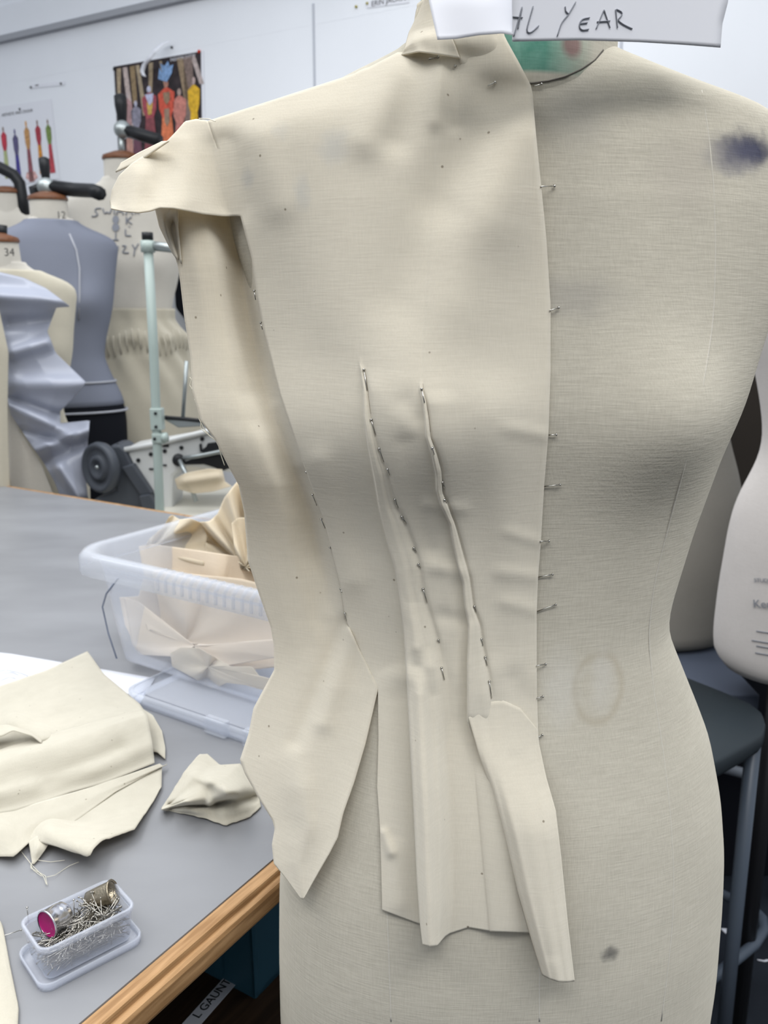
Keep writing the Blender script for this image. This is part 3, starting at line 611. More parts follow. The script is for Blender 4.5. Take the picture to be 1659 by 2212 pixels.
# name strip on the shelf
zl = zs1+.004
a0, a1 = onz(430, 2212, zl), onz(548, 2078, zl); dl = (a1-a0)/np.linalg.norm(a1-a0); dn = np.array([-dl[1], dl[0], 0])
ls = MB().prism([a0-dl*.05-dn*.002, a1+dl*.01-dn*.002, a1+dl*.01+dn*.0145, a0-dl*.05+dn*.0145], (0, 0, .0006)).build('label_strip', M['paper'], None, smooth=False)
WL[ls] = np.zeros(3); tag(ls, 'white paper label strip with black capitals on the dark shelf under the table', 'label')
M['ink'] = mat('black_ink', (.02, .02, .022), .6, bump=(300, .1, .0003))
def text(name, s, P, xd, yd, size, mt, parent, ext=.0002):
    cu = bpy.data.curves.new(name, 'FONT'); cu.body = s; cu.size = size; cu.extrude = ext; cu.materials.append(mt)
    o = bpy.data.objects.new(name, cu); C.objects.link(o); xd = np.array(xd, float); xd /= np.linalg.norm(xd); yd = np.array(yd, float); yd -= xd*yd.dot(xd); yd /= np.linalg.norm(yd); zd = np.cross(xd, yd)
    from mathutils import Matrix
    mw = Matrix(((xd[0], yd[0], zd[0], P[0]), (xd[1], yd[1], zd[1], P[1]), (xd[2], yd[2], zd[2], P[2]), (0, 0, 0, 1)))
    if parent is not None: o.parent = parent; mw.translation = mw.translation-Vector(WL.get(parent, np.zeros(3)))
    o.matrix_basis = mw; bpy.context.view_layer.update()
    me = bpy.data.meshes.new_from_object(o.evaluated_get(bpy.context.evaluated_depsgraph_get())); q = bpy.data.objects.new(name, me); C.objects.link(q)
    q.parent = o.parent; q.matrix_basis = mw; bpy.data.objects.remove(o); q.name = name; WL[q] = np.zeros(3); return q
text('lettering', 'L GAUNT', a0+dl*.004+dn*.004+np.array([0, 0, .0009]), dl, dn, .0125, M['ink'], ls)
# blue crate under the table
M['blue'] = mat('blue_plastic', (.035, .105, .15), .4, bump=(30, .05, .001))
q0 = onz(560, 2100, zs1); s_b = float((Kc-q0[:2])@es); l_b = float((q0[:2]-Kc)@eb)
cr = root('storage_crate', tuple(q0), 'dark blue plastic crate on the shelf under the table', 'crate')
m_ = MB()
for (s0, s1, l0, l1, z0, z1) in ((-.30, .03, -.02, .19, 0, .008), (-.30, -.293, -.02, .19, 0, .13), (.023, .03, -.02, .19, 0, .13), (-.30, .03, -.02, -.013, 0, .13), (-.30, .03, .183, .19, 0, .13), (-.31, .035, -.025, -.02, .11, .135), (.03, .037, -.025, .195, .11, .135)):
    m_.prism([T2(s_b+s0, l_b+l0, zs1+z0), T2(s_b+s1, l_b+l0, zs1+z0), T2(s_b+s1, l_b+l1, zs1+z0), T2(s_b+s0, l_b+l1, zs1+z0)], (0, 0, z1-z0))
m_.build('crate_body', M['blue'], cr, smooth=False, bevel=.002)
m_ = MB()
for k in range(3): m_.prism([T2(s_b+.030, l_b+.02+k*.06, zs1+.01), T2(s_b+.034, l_b+.02+k*.06, zs1+.01), T2(s_b+.034, l_b+.03+k*.06, zs1+.01), T2(s_b+.030, l_b+.03+k*.06, zs1+.01)], (0, 0, .10))
m_.build('rib', M['blue'], cr, smooth=False)

# ------------------------------------------------------------------ clear plastic box full of calico
M['clear'] = sheer('milky_clear_plastic', (.78, .80, .85), .90)
M['clear_rim'] = sheer('milky_plastic_rim', (.80, .82, .86), .86)
bo = onz(250, 1428, ZT+.012); bx = onz(560, 1527, ZT+.012)-bo; bx = bx[:2]/np.linalg.norm(bx[:2]); by = np.array([-bx[1], bx[0]])
hB = .15; bw, bd = .31, .36
def BX(x, y, z): q = bo[:2]+bx*x+by*y; return np.array([q[0], q[1], ZT+.012+z])
def rrect(x0, y0, x1, y1, r, n=6):
    out = []
    for cx_, cy_, a in ((x1-r, y1-r, 0), (x0+r, y1-r, 90), (x0+r, y0+r, 180), (x1-r, y0+r, 270)):
        for t in np.linspace(a, a+90, n): out.append((cx_+r*math.cos(math.radians(t)), cy_+r*math.sin(math.radians(t))))
    return np.array(out)
def boxring(g, z, r): return np.array([BX(x, y, z) for x, y in rrect(-g, -g, bw+g, bd+g, r)])
box = root('plastic_box', tuple(BX(bw/2, bd/2, 0)), 'open clear plastic box heaped with cream calico on the grey table', 'box')
m_ = MB(); m_.grid(np.array([boxring(-.01, .0, .03), boxring(0, .006, .03), boxring(.008, .06, .034), boxring(.016, hB-.02, .04)]), True); m_.f.append(tuple(range(23, -1, -1)))
m_.build('box_body', M['clear'], box, solid=.0015)
m_ = MB(); m_.grid(np.array([boxring(.016, hB-.022, .04), boxring(.022, hB-.004, .042), boxring(.026, hB, .045), boxring(.034, hB-.001, .05), boxring(.038, hB-.007, .05), boxring(.038, hB-.026, .05)]), True)
m_.build('rim', M['clear_rim'], box, solid=.0016)
m_ = MB()
for k in range(13):
    x = .13+k*.0125; m_.tube([BX(x, -.0385, hB-.022), BX(x, -.0385, hB-.008), BX(x+.002, -.033, hB-.0005), BX(x+.002, -.026, hB-.0005)], .0019, 8)
m_.build('handle_ribs', M['clear_rim'], box)
m_ = MB().tube([BX(.035, -.0145, hB-.03), BX(.008, -.0125, .095), BX(-.004, -.0105, .075), BX(.0, -.008, .04), BX(.006, -.003, .006)], .0012, 6)
M['smoke'] = mat('grey_plastic_edge', (.22, .25, .33), .3, bump=(50, .05, .001)); m_.build('corner_edge', M['smoke'], box)
# calico inside
M['calico2'] = cloth('heaped_calico', (.82, .75, .61), tl=.25, tcol=(.95, .75, .42), slub=.35, flecks=False)
M['calico3'] = cloth('heaped_calico_pale', (.92, .82, .68), tl=.2, tcol=(.95, .8, .6), slub=.35, flecks=False)
def fan(name, outline, c, dep, mt, parent, k=9, amp=.012, ph=0., cd=0., twist=.0, n=180, nr=30, label=None, edge_d=0., seed=1):
    """cloth gathered at a point c and opening out to an outline, with folds radiating from the gather; dep(x,y)=camera depth"""
    O = resamp(np.array(outline+[outline[0]], float), n); rg = np.random.RandomState(seed); w = rg.rand(4)*6
    t = np.linspace(0, 1, nr); G = np.zeros((nr, n, 3)); th = np.arctan2(O[:, 1]-c[1], O[:, 0]-c[0])
    for i, u in enumerate(t):
        G[i, :, 0] = c[0]+(O[:, 0]-c[0])*u; G[i, :, 1] = c[1]+(O[:, 1]-c[1])*u
        f = np.sin(k*th+ph+twist*u)+.6*np.sin((k*1.7)//1*th+w[0]+1.5*u)+.3*np.sin(3*th+w[1])
        f = np.sign(f)*np.abs(f)**.8
        G[i, :, 2] = cd*(1-u)**1.2 - amp*f*np.sin(np.pi*min(u, .75)/1.5)**.9 + edge_d*u
    P = pt(G[..., 0], G[..., 1], dep(G[..., 0], G[..., 1])+G[..., 2])
    o = MB().grid(P).build(name, mt, parent, solid=.0008)
    return o
def inbox(y0):   # upright plane inside the box, y0 m behind the front wall, leaning back with height
    def f(px, py):
        v = ray(px, py); nn = np.array([by[0], by[1], 0]); d0 = float(np.array([bo[0], bo[1], 0])@nn)+y0
        den = v@nn; t = (d0-CAM@nn)/den; z = CAM[2]+v[..., 2]*t
        for _ in range(3):
            t = (d0+.35*np.clip(z-ZT-.02, 0, 1)-CAM@nn)/den; z = CAM[2]+v[..., 2]*t
        return t
    return f
fan('calico_scrap', [(258, 1290), (300, 1288), (312, 1240), (345, 1230), (420, 1240), (520, 1250), (600, 1270), (600, 1440), (520, 1450), (440, 1440), (370, 1410), (300, 1412), (270, 1350)], (402, 1385), inbox(.055), M['calico3'], None, k=3, amp=.016, cd=.010, seed=3)['label'] = 'pale calico gathered to a point low in the clear box'
bpy.context.view_layer.update()
sc1 = bpy.data.objects['calico_scrap']; sc1['category'] = 'fabric scrap'
def scrap(o, label, group=None): return tag(o, label, 'fabric scrap', group)
scrap(fan('calico_scrap', [(300, 1180), (330, 1175), (540, 1205), (610, 1230), (610, 1300), (540, 1330), (450, 1380), (402, 1385), (350, 1330), (318, 1280)], (470, 1290), inbox(.085), M['calico3'], None, k=2, amp=.010, seed=8), 'smooth pale calico pressed against the upper front of the clear box')
scrap(fan('calico_scrap', [(268, 1290), (300, 1300), (318, 1360), (402, 1388), (470, 1395), (600, 1380), (600, 1420), (480, 1440), (402, 1420), (300, 1414), (285, 1390)], (420, 1395), inbox(.035), M['calico3'], None, k=3, amp=.010, seed=5), 'long rolled calico fold lying across the clear box')
scrap(fan('calico_scrap', [(368, 1410), (390, 1398), (430, 1400), (500, 1440), (545, 1440), (560, 1460), (600, 1470), (600, 1500), (530, 1480), (490, 1475), (470, 1485), (450, 1486), (420, 1465), (372, 1440)], (450, 1440), inbox(.02), M['calico2'], None, k=3, amp=.007, seed=11), 'twisted calico strip at the bottom of the clear box')
# upper heap standing above the rim
def heap_d(y0): return inbox(y0)
scrap(fan('calico_scrap', [(314, 1180), (322, 1165), (345, 1145), (372, 1132), (364, 1118), (372, 1112), (388, 1122), (412, 1120), (436, 1130), (447, 1158), (442, 1200), (440, 1230), (330, 1205)], (325, 1186), inbox(.10), M['calico2'], None, k=8, amp=.02, seed=2), 'golden calico pleat curling above the left rim of the clear box')
scrap(fan('calico_scrap', [(425, 1128), (452, 1126), (470, 1110), (485, 1075), (508, 1045), (540, 1010), (600, 1000), (620, 1250), (500, 1240), (440, 1215), (446, 1160)], (540, 1240), inbox(.12), M['calico2'], None, k=16, amp=.030, seed=6), 'tall peaked calico fold rising out of the clear box')
scrap(fan('calico_scrap', [(500, 1130), (515, 1118), (560, 1118), (600, 1130), (610, 1250), (520, 1230), (506, 1180)], (530, 1225), inbox(.085), M['calico2'], None, k=9, amp=.022, seed=9), 'cupped calico roll in the clear box beside the toile')
# lid lying in front, under the box
lid = root('box_lid', tuple(BX(.2, -.02, -.012)), 'flat clear plastic lid with side clips, lying beneath the clear box', 'lid')
lf0 = onz(303, 1512, ZT+.01); lx = float((lf0[:2]-bo[:2])@bx); ly = float((lf0[:2]-bo[:2])@by)
def lidring(g, z, r): return np.array([BX(x, y, z-.012) for x, y in rrect(lx-.03-g, ly-g, lx+.30+g, ly+.30+g, r)])
m_ = MB(); m_.grid(np.array([lidring(-.02, .010, .02), lidring(-.012, .0105, .02), lidring(-.010, .002, .02), lidring(-.003, .002, .02)]), True); m_.f.append(tuple(range(24)))
m_.build('lid_panel', M['clear'], lid, solid=.001, smooth=False)
m_ = MB(); m_.grid(np.array([lidring(-.003, .002, .02), lidring(0, .003, .02), lidring(.001, .014, .02), lidring(-.003, .015, .02)]), True); m_.build('lid_rim', M['clear_rim'], lid, solid=.0014)
m_ = MB()
for x in (.105, .16): m_.prism([BX(lx+x, ly-.006, -.010), BX(lx+x+.03, ly-.006, -.010), BX(lx+x+.03, ly+.004, -.010), BX(lx+x, ly+.004, -.010)], (0, 0, .018))
m_.build('clip', M['clear_rim'], lid, smooth=False, bevel=.0015)

# ------------------------------------------------------------------ things on the table top
def flat(name, rows, nr, ncs, mt, parent=None, z=ZT, bumps=(), solid=.0008):
    R = [resamp(np.array(r, float), ncs) for r in rows]; k = len(R); out = []
    for t in np.linspace(0, k-1, nr):
        i = min(int(t), k-2); u = t-i; e = u*u*(3-2*u); c = R[i]*(1-u)+R[i+1]*u; c[:, 2] = R[i][:, 2]*(1-e)+R[i+1][:, 2]*e; out.append(c)
    g = np.array(out); h = g[..., 2]*.001+drape(g[..., 0], g[..., 1], bumps)
    return MB().grid(onz(g[..., 0], g[..., 1], z+np.maximum(h, .0006))).build(name, mt, parent, solid=solid)
pp = flat('paper_sheet', [[(-60, 1405, 1), (18, 1411, 1), (335, 1465, 1.5)], [(-60, 1530, 1), (120, 1530, 1), (300, 1524, 1)]], 8, 20, M['paper'], solid=.0003)
tag(pp, 'white paper sheet lying under the calico pieces by the clear box', 'paper')
for q_ in ([(0, 1450), (10, 1446), (50, 1455), (60, 1460)], [(5, 1456), (25, 1452), (40, 1458)], [(2, 1470), (20, 1462), (34, 1466)], [(272, 1497), (279, 1500)]): strokes('pencil_mark', [q_], lambda x, y: onz(x, y, ZT+.0022), .0003, M['pencil'], pp)
fr = lambda pts, a=3, s=1: [(x+a*math.sin(i*7.3*s), y+a*math.cos(i*5.1*s), h) for i, (x, y, h) in enumerate(pts)]
def rough(pts, n=60, a=1.6, seed=0):
    r = np.random.RandomState(seed); P = resamp(np.array(pts, float), n); P[:, :2] += r.randn(n, 2)*a*.6; return [tuple(p) for p in P]
M['calico4'] = cloth('cut_calico', (.68, .645, .55), tl=.12, slub=.4)
scrap(flat('calico_piece', [[(-60, 1760, 2), (-20, 1770, 2), (100, 1730, 4), (250, 1690, 5), (350, 1655, 5)], [(-60, 1800, 2), (60, 1800, 4), (200, 1760, 6), (300, 1720, 5), (349, 1690, 4)],
     rough([(78, 1800, 3), (110, 1822, 3), (190, 1852, 14), (215, 1818, 16), (290, 1792, 12), (320, 1750, 6), (349, 1700, 4)], 40, 1.2)], 30, 50, M['calico4'], bumps=[(110, 1800, 200, 1840, 18, .012)]), 'lowest calico piece with a rolled frayed edge, on the table left')
scrap(flat('calico_piece', [[(-60, 1760, 5), (60, 1740, 8), (200, 1700, 9), (345, 1650, 9)], [(-60, 1800, 5), (60, 1780, 8), (200, 1720, 9), (352, 1655, 8)], [(-60, 1850, 3), (30, 1850, 3), (85, 1800, 4), (155, 1780, 6), (250, 1710, 7), (361, 1651, 5)]], 20, 50, M['calico4'], bumps=[(0, 1800, 40, 1850, 24, .006)]), 'calico piece with a frayed lower corner, second in the stack on the table left')
scrap(flat('calico_piece', [[(-60, 1645, 22), (20, 1612, 22), (200, 1560, 24), (308, 1532, 22)], [(-60, 1670, 30), (20, 1640, 30), (160, 1600, 32), (250, 1566, 32), (318, 1545, 28)], [(-60, 1720, 22), (60, 1690, 20), (200, 1650, 24), (328, 1600, 22)], [(-60, 1765, 8), (30, 1752, 8), (108, 1728, 8), (150, 1712, 8), (230, 1690, 8), (334, 1648, 10)]], 36, 50, M['calico4'], bumps=[(100, 1690, 260, 1620, 14, -.004)]), 'folded calico band with a rounded top crease across the stack on the table left')
scrap(flat('calico_piece', [[(-60, 1510, 6), (0, 1482, 6), (100, 1448, 7), (189, 1407, 8)], [(-60, 1540, 7), (60, 1500, 8), (160, 1465, 8), (224, 1456, 8)], [(-60, 1600, 10), (60, 1560, 12), (200, 1520, 14), (302, 1521, 10)], [(-60, 1640, 18), (60, 1610, 18), (200, 1570, 20), (312, 1536, 16)]], 30, 44, M['calico4'], bumps=[(30, 1560, 90, 1590, 16, .01)]), 'topmost calico piece with square corners over the white paper sheet')
scrap(flat('calico_piece', [[(302, 1528, 6), (330, 1545, 6), (350, 1580, 5)], [(310, 1570, 5), (340, 1590, 5), (357, 1615, 4)], [(315, 1620, 5), (340, 1625, 5), (357, 1640, 3)]], 12, 16, M['calico4']), 'rounded pale calico corner peeping out at the right of the stack')
scrap(flat('calico_piece', [[(-60, 1575, 26), (14, 1565, 30), (60, 1578, 30), (92, 1600, 26)], [(-60, 1600, 34), (5, 1590, 34), (28, 1578, 38), (70, 1590, 34), (90, 1606, 28)]], 10, 30, M['calico4']), 'small curled calico corner standing up at the far left')
scrap(flat('calico_piece', [[(62, 1818, 6), (80, 1805, 8), (108, 1818, 8)], [(66, 1840, 4), (82, 1830, 10), (100, 1832, 6)], [(70, 1866, 2), (74, 1866, 2), (78, 1862, 2)]], 12, 14, M['calico4'], solid=.0008), 'tiny pointed calico triangle below the rolled frayed edge')
scrap(flat('calico_piece', [rough([(349, 1745, 3), (365, 1722, 8), (400, 1665, 18), (430, 1630, 14), (448, 1629, 12)], 30, .5), [(349, 1747, 3), (380, 1725, 14), (420, 1680, 26), (452, 1655, 14), (475, 1653, 14)], [(349, 1748, 10), (400, 1728, 26), (450, 1700, 22), (480, 1690, 30), (520, 1650, 14)], [(349, 1749, 10), (400, 1732, 32), (450, 1735, 22), (490, 1715, 38), (540, 1685, 12)], [(350, 1749, 3), (400, 1742, 20), (455, 1742, 8), (500, 1728, 20), (560, 1725, 8)],
     rough([(350, 1749, 2), (400, 1758, 2), (450, 1770, 3), (486, 1783, 2), (540, 1765, 2), (564, 1742, 2)], 30, 1)], 44, 60, M['calico4'], bumps=[(455, 1690, 510, 1715, 9, .012), (470, 1735, 550, 1725, 8, -.012), (370, 1742, 440, 1738, 6, -.012)]), 'small crumpled calico offcut with frayed edge, between the stack and the toile')
scrap(flat('calico_piece', [[(-80, 1950, 6), (-20, 1968, 6), (0, 1990, 4), (5, 2000, 3)], [(-80, 2050, 6), (-10, 2060, 6), (12, 2080, 5), (22, 2090, 3)], [(-80, 2150, 6), (0, 2150, 6), (30, 2160, 5), (40, 2178, 3)], [(-80, 2240, 6), (0, 2240, 6), (25, 2245, 5), (36, 2250, 3)]], 20, 20, M['calico4']), 'calico edge at the bottom left beside the pin box')
lt = root('loose_threads', tuple(onz(90, 1890, ZT)), 'fine tangled cream threads trailing onto the table from the calico stack', 'thread')
for q in ([(45, 1838), (70, 1870), (95, 1895), (100, 1910)], [(70, 1860), (66, 1875), (85, 1885), (98, 1892), (102, 1912)], [(100, 1895), (120, 1890), (150, 1870), (170, 1862)], [(82, 1858), (110, 1862), (140, 1858)], [(66, 1868), (72, 1880), (90, 1893)]): thread('thread', q, z=ZT+.0006, r=.00022, parent=lt)
# ------------------------------------------------------------------ small box of pins
PB = dict(L=(39, 1987), B=(236, 1899), R=(299, 1955), F=(90, 2060)); zr = ZT+.030
pf = onz(*PB['F'], zr); pr = onz(*PB['R'], zr); pl = onz(*PB['L'], zr); pbk = onz(*PB['B'], zr)
cen = (pf+pr+pl+pbk)/4; ux = (pr-pf)+(pbk-pl); ux[2] = 0; lx_ = np.linalg.norm(ux)/2; ux /= np.linalg.norm(ux); uy = np.array([-ux[1], ux[0], 0]); ly_ = abs(((pl-pf)+(pbk-pr))@uy)/2
def PX(x, y, z): return np.array([cen[0], cen[1], ZT])+ux*x+uy*y+np.array([0, 0, z])
hx, hy = lx_/2*.99, ly_/2*.99
def pring(g, z, r): return np.array([PX(x, y, z) for x, y in rrect(-hx-g, -hy-g, hx+g, hy+g, max(.001, r))])
M['pinbox'] = sheer('pin_box_plastic', (.72, .74, .80), .88, .2); M['pinrim'] = sheer('pin_box_rim', (.78, .80, .86), .82, .2)
pbx = root('pin_box', tuple(PX(0, 0, 0)), 'small clear plastic box full of steel pins and thimbles, at the front of the table', 'box')
m_ = MB(); m_.grid(np.array([pring(-.0035, .004, .005), pring(-.003, .006, .006), pring(-.0015, .018, .007), pring(-.0012, .026, .007)]), True); m_.f.append(tuple(range(24)))
m_.build('box_body', M['pinbox'], pbx, solid=.0009)
m_ = MB(); m_.grid(np.array([pring(-.0012, .025, .007), pring(.0002, .0265, .008), pring(.0008, .0300, .008), pring(-.0008, .0305, .007), pring(-.0012, .0268, .007)]), True); m_.build('rim', M['pinrim'], pbx, solid=.0006)
pld = root('clear_tray', tuple(PX(0, 0, 0)), 'clear lid pushed under the small pin box like a tray', 'lid')
m_ = MB(); m_.grid(np.array([pring(.001, .0006, .007), pring(.0030, .0008, .008), pring(.0036, .0060, .009), pring(.0026, .0062, .009), pring(.0022, .0018, .008)]), True); m_.f.append(tuple(range(23, -1, -1)))
m_.build('lid_tray', M['pinrim'], pld, solid=.0006)
M['pin_dark'] = mat('pin_box_steel', (.42, .40, .36), .25, metal=1, bump=(300, .02, .0002))
pm = MB().tube([(0, 0, -.012), (0, 0, .0), (0, 0, .0115)], .00033, 5); pm.lathe([(0, -.0003), (.0007, -.0001), (.0008, .0003), (.0005, .0007), (0, .0008)], (0, 0, .0115), (0, 0, 1), 6)
pin0 = pm.build('pin', M['pin_dark'])
rg = random.Random(4)
def heap_z(x, y): return .0165+.004*math.exp(-((x-.004)/.02)**2)+.004*(x/hx)*.6+.0012*math.sin(x*300)*math.cos(y*400)
for i in range(300):
    o = pin0 if i == 0 else pin0.copy()
    if i: C.objects.link(o)
    x = rg.uniform(-hx+.008, hx-.008); y = rg.uniform(-hy+.006, hy-.006); tilt = rg.gauss(0, .16); az = rg.gauss(.35, .7)
    if x > hx*.35 and rg.random() < .4: tilt = rg.uniform(.3, .9); az = rg.uniform(-.5, 3.5)
    lim = .011*abs(math.cos(az)); x = max(-hx+.004+lim, min(hx-.004-lim, x)); lim = .011*abs(math.sin(az)); y = max(-hy+.004+lim, min(hy-.004-lim, y)) if hy-.004 > lim else 0
    z = heap_z(x, y)-rg.random()*.011 if rg.random() < .55 else heap_z(x, y)
    d = math.cos(tilt)*(math.cos(az)*ux+math.sin(az)*uy)+np.array([0, 0, math.sin(tilt)])
    if rg.random() < .5: d = -d if abs(d[2]) < .3 else d
    o.rotation_euler = Vector(d).to_track_quat('Z', 'Y').to_euler(); o.location = PX(x, y, z+abs(math.sin(tilt))*.004)
    tag(o, 'small steel pin lying in the heap inside the clear pin box', 'pin', 'pins heaped in the pin box')
def lone(a, b, label):
    m = MB().tube([a, (a+b)/2, b], .00036, 6); dd = (b-a)/np.linalg.norm(b-a); m.lathe([(0, -.0003), (.0008, -.0001), (.0009, .0003), (.0005, .0007), (0, .0008)], b, dd, 8)
    tag(m.build('pin', M['steel']), label, 'pin')
q = onz(161, 1985, ZT+.022); lone(q, q+np.array([.0002, .001, .0145]), 'steel pin standing upright from the middle of the pin box')
q = onz(62, 1995, ZT+.020); lone(q, q+np.array([-.0004, .001, .012]), 'steel pin standing in the left corner of the pin box')
lone(onz(-30, 2034, ZT+.001), onz(45, 2009, ZT+.0035), 'long steel pin on the table at the left of the pin box')
mass = MB()
r_ = random.Random(9)
for i in range(260):
    x = r_.uniform(-hx+.015, hx-.015); y = r_.uniform(-hy+.006, hy-.006); az = r_.gauss(.3, .35); c_ = PX(x, y, r_.uniform(.007, .015)); d = math.cos(az)*ux+math.sin(az)*uy*.6+np.array([0, 0, r_.gauss(0, .15)])
    y_l = abs((c_-np.array([cen[0], cen[1], ZT]))@uy)+.012*abs(d@uy)
    if y_l > hy-.003: d = ux
    mass.tube([c_-d*.012, c_, c_+d*.012], .0003, 4)
tag(mass.build('pin_mass', M['pin_dark']), 'dense layer of steel pins at the bottom of the pin box', 'pins', kind='stuff')
# thimbles
M['nickel'] = mat('worn_nickel', (.36, .31, .23), .28, metal=1, bump=(900, .5, .0006)); M['silver'] = mat('bright_silver', (.80, .80, .84), .18, metal=1, bump=(200, .02, .0003)); M['magenta'] = mat('magenta_lining', (.34, .012, .13), .45, bump=(200, .1, .0003))
def spot(px, py, z): return onz(px, py, z)
a = spot(186, 1948, ZT+.022); b = spot(247, 1926, ZT+.030); ax = b-a; Lh = np.linalg.norm(ax); sC = Lh/.0235
tr = root('thimble', tuple(a), 'brownish nickel thimble lying on the pins at the back of the pin box', 'thimble')
MB().lathe([(0, 0), (.0045*sC, .0003), (.0068*sC, .0022), (.0078*sC, .012*sC), (.0086*sC, .021*sC), (.0086*sC, .0215*sC), (.0080*sC, .0215*sC), (.0072*sC, .010*sC), (.0055*sC, .004*sC), (0, .003)], a, ax, 40).build('cup', M['nickel'], tr)
MB().lathe([(.0086*sC, .0210*sC), (.0094*sC, .0216*sC), (.0096*sC, .0226*sC), (.0090*sC, .0232*sC), (.0082*sC, .0226*sC)], a, ax, 40).build('rim', M['nickel'], tr)
a = spot(100, 1998, ZT+.027); b = spot(154, 1962, ZT+.0262); ax = b-a; ax /= np.linalg.norm(ax)
k = .0098
tr = root('thimble', tuple(a), 'bright silver thimble with magenta lining, open end up in the pin box', 'thimble')
MB().lathe([(k*.96, 0), (k*1.04, .0002), (k*1.04, .001), (k*.98, .0014), (k*.93, .010), (k*.85, .015), (k*.6, .0175), (0, .018)], a, ax, 40).build('shell', M['silver'], tr)
MB().lathe([(k*.95, .0006), (k*.9, .0012), (k*.80, .0018), (0, .0026)], a, ax, 40).build('lining', M['magenta'], tr)

# ------------------------------------------------------------------ things pinned on the back wall
def wquad(name, c4, m, parent, off=.002, th=.001):
    P = [onwall(x, y, off) for x, y in c4]; P[2] = np.array(P[2]); return MB().prism(P, tuple(-wn*th)).build(name, m, parent, smooth=False)
M['dark_print'] = mat('dark_print', (.035, .025, .028), .4, vary=.5, vscale=40)
cols = {}
def pm_(c):
    if c not in cols: cols[c] = mat('print_ink_%d' % len(cols), c, .5, vary=.35, vscale=90)
    return cols[c]
def quadmap(c4):
    c = np.array(c4, float)
    return lambda u, v: (c[0]*(1-u)+c[1]*u)*(1-v)+(c[3]*(1-u)+c[2]*u)*v
def shape(name, uvs, qm, m, parent, off):
    P = [onwall(*qm(u, v), off) for u, v in uvs]; return MB().prism(P, tuple(-wn*.0004)).build(name, m, parent, smooth=False)
c4 = [(246, 144), (434, 111), (437, 312), (256, 334)]
po = root('poster', tuple(onwall(340, 330, 0)), 'dark fashion poster of colourful dressed figures pinned on the white wall', 'poster')
wquad('sheet', [(244, 143), (440, 110), (444, 318), (260, 338)], M['paper'], po, .001); wquad('print', c4, M['dark_print'], po, .0022, .0004); qm = quadmap(c4)
def band(u0, u1, u2, u3, v1, m, name='figure'): shape(name, [(u0, .03), (u1, .03), (u3, v1), (u2, v1)], qm, m, po, .0030)
for u0, w0, u2, w2, v, col in ((.03, .05, .02, .03, .5, (.42, .33, .22)), (.10, .05, .17, .06, .95, (.55, .45, .42)), (.18, .06, .2, .05, .45, (.28, .2, .11)), (.25, .04, .31, .05, .6, (.40, .32, .22)), (.40, .05, .38, .04, .45, (.36, .28, .18)), (.52, .03, .60, .03, .5, (.36, .28, .18)), (.72, .07, .80, .07, .5, (.30, .22, .14)), (.88, .05, .98, .05, .35, (.48, .4, .38)), (.8, .1, .8, .12, .8, (.22, .16, .14))):
    band(u0, u0+w0, u2, u2+w2, v, pm_(col), 'curtain')
def figure(u, v0, s, head, top, skirt, wd_=.07, parent=po, q=qm, off=.0036, ln=.5):
    hh = [(u+wd_*.28*math.cos(t), v0+.045*s+.045*s*math.sin(t)) for t in np.linspace(0, 2*np.pi, 14)[:-1]]
    shape('figure', hh, q, pm_(head), parent, off)
    shape('figure', [(u-wd_*.2, v0+.09*s), (u+wd_*.2, v0+.09*s), (u+wd_, v0+.15*s), (u+wd_*.9, v0+.32*s), (u+wd_*.5, v0+.42*s), (u-wd_*.5, v0+.42*s), (u-wd_*.9, v0+.32*s), (u-wd_, v0+.15*s)], q, pm_(top), parent, off+.0004)
    shape('figure', [(u-wd_*.55, v0+.38*s), (u+wd_*.55, v0+.38*s), (u+wd_*.95, v0+(.4+ln)*s), (u-wd_*.95, v0+(.4+ln)*s)], q, pm_(skirt), parent, off+.0002)
figure(.14, .30, .95, (.5, .42, .42), (.42, .26, .26), (.50, .27, .22), .05)
figure(.23, .42, .72, (.55, .55, .68), (.25, .24, .30), (.16, .07, .10), .06)
figure(.39, .28, .85, (.55, .56, .70), (.38, .08, .10), (.24, .07, .08), .085)
shape('figure', [(.34, .37), (.44, .37), (.43, .46), (.39, .50)], qm, pm_((.52, .54, .72)), po, .0048); shape('figure', [(.36, .46), (.43, .46), (.41, .60), (.37, .60)], qm, pm_((.60, .40, .10)), po, .0046)
figure(.59, .24, 1.0, (.40, .2, .15), (.62, .10, .06), (.70, .20, .09), .095, ln=.42)
shape('figure', [(.52, .10), (.55, .16), (.53, .05), (.58, .09), (.62, .04), (.64, .10), (.68, .09), (.66, .18), (.60, .27), (.54, .24), (.50, .22)], qm, pm_((.22, .36, .60)), po, .0050)
shape('figure', [(.55, .38), (.63, .38), (.63, .47), (.59, .52), (.56, .47)], qm, pm_((.30, .20, .13)), po, .0052); shape('figure', [(.56, .56), (.62, .56), (.62, .70), (.59, .76), (.56, .70)], qm, pm_((.32, .22, .16)), po, .0052)
figure(.74, .36, .9, (.45, .34, .30), (.55, .22, .18), (.52, .20, .18), .08)
figure(.91, .26, .95, (.5, .38, .35), (.70, .42, .03), (.72, .44, .03), .07, ln=.55)
text('lettering', 'FASHION SHOW', onwall(368, 133, .0032), wd, (0, 0, 1), .016, M['paper'], po)
M['red'] = mat('red_plastic', (.55, .04, .02), .4); M['ink2'] = M['ink']
def tack(px, py, m, label, r=.006):
    p = onwall(px, py, 0); o = MB().lathe([(0, .007), (r*.7, .007), (r, .005), (r, 0)], p, -wn, 12).build('drawing_pin', m); tag(o, label, 'drawing pin')
tack(431, 112, M['red'], 'red drawing pin at the top right corner of the dark poster'); tack(249, 149, M['ink'], 'black drawing pin at the top left corner of the dark poster', .008)
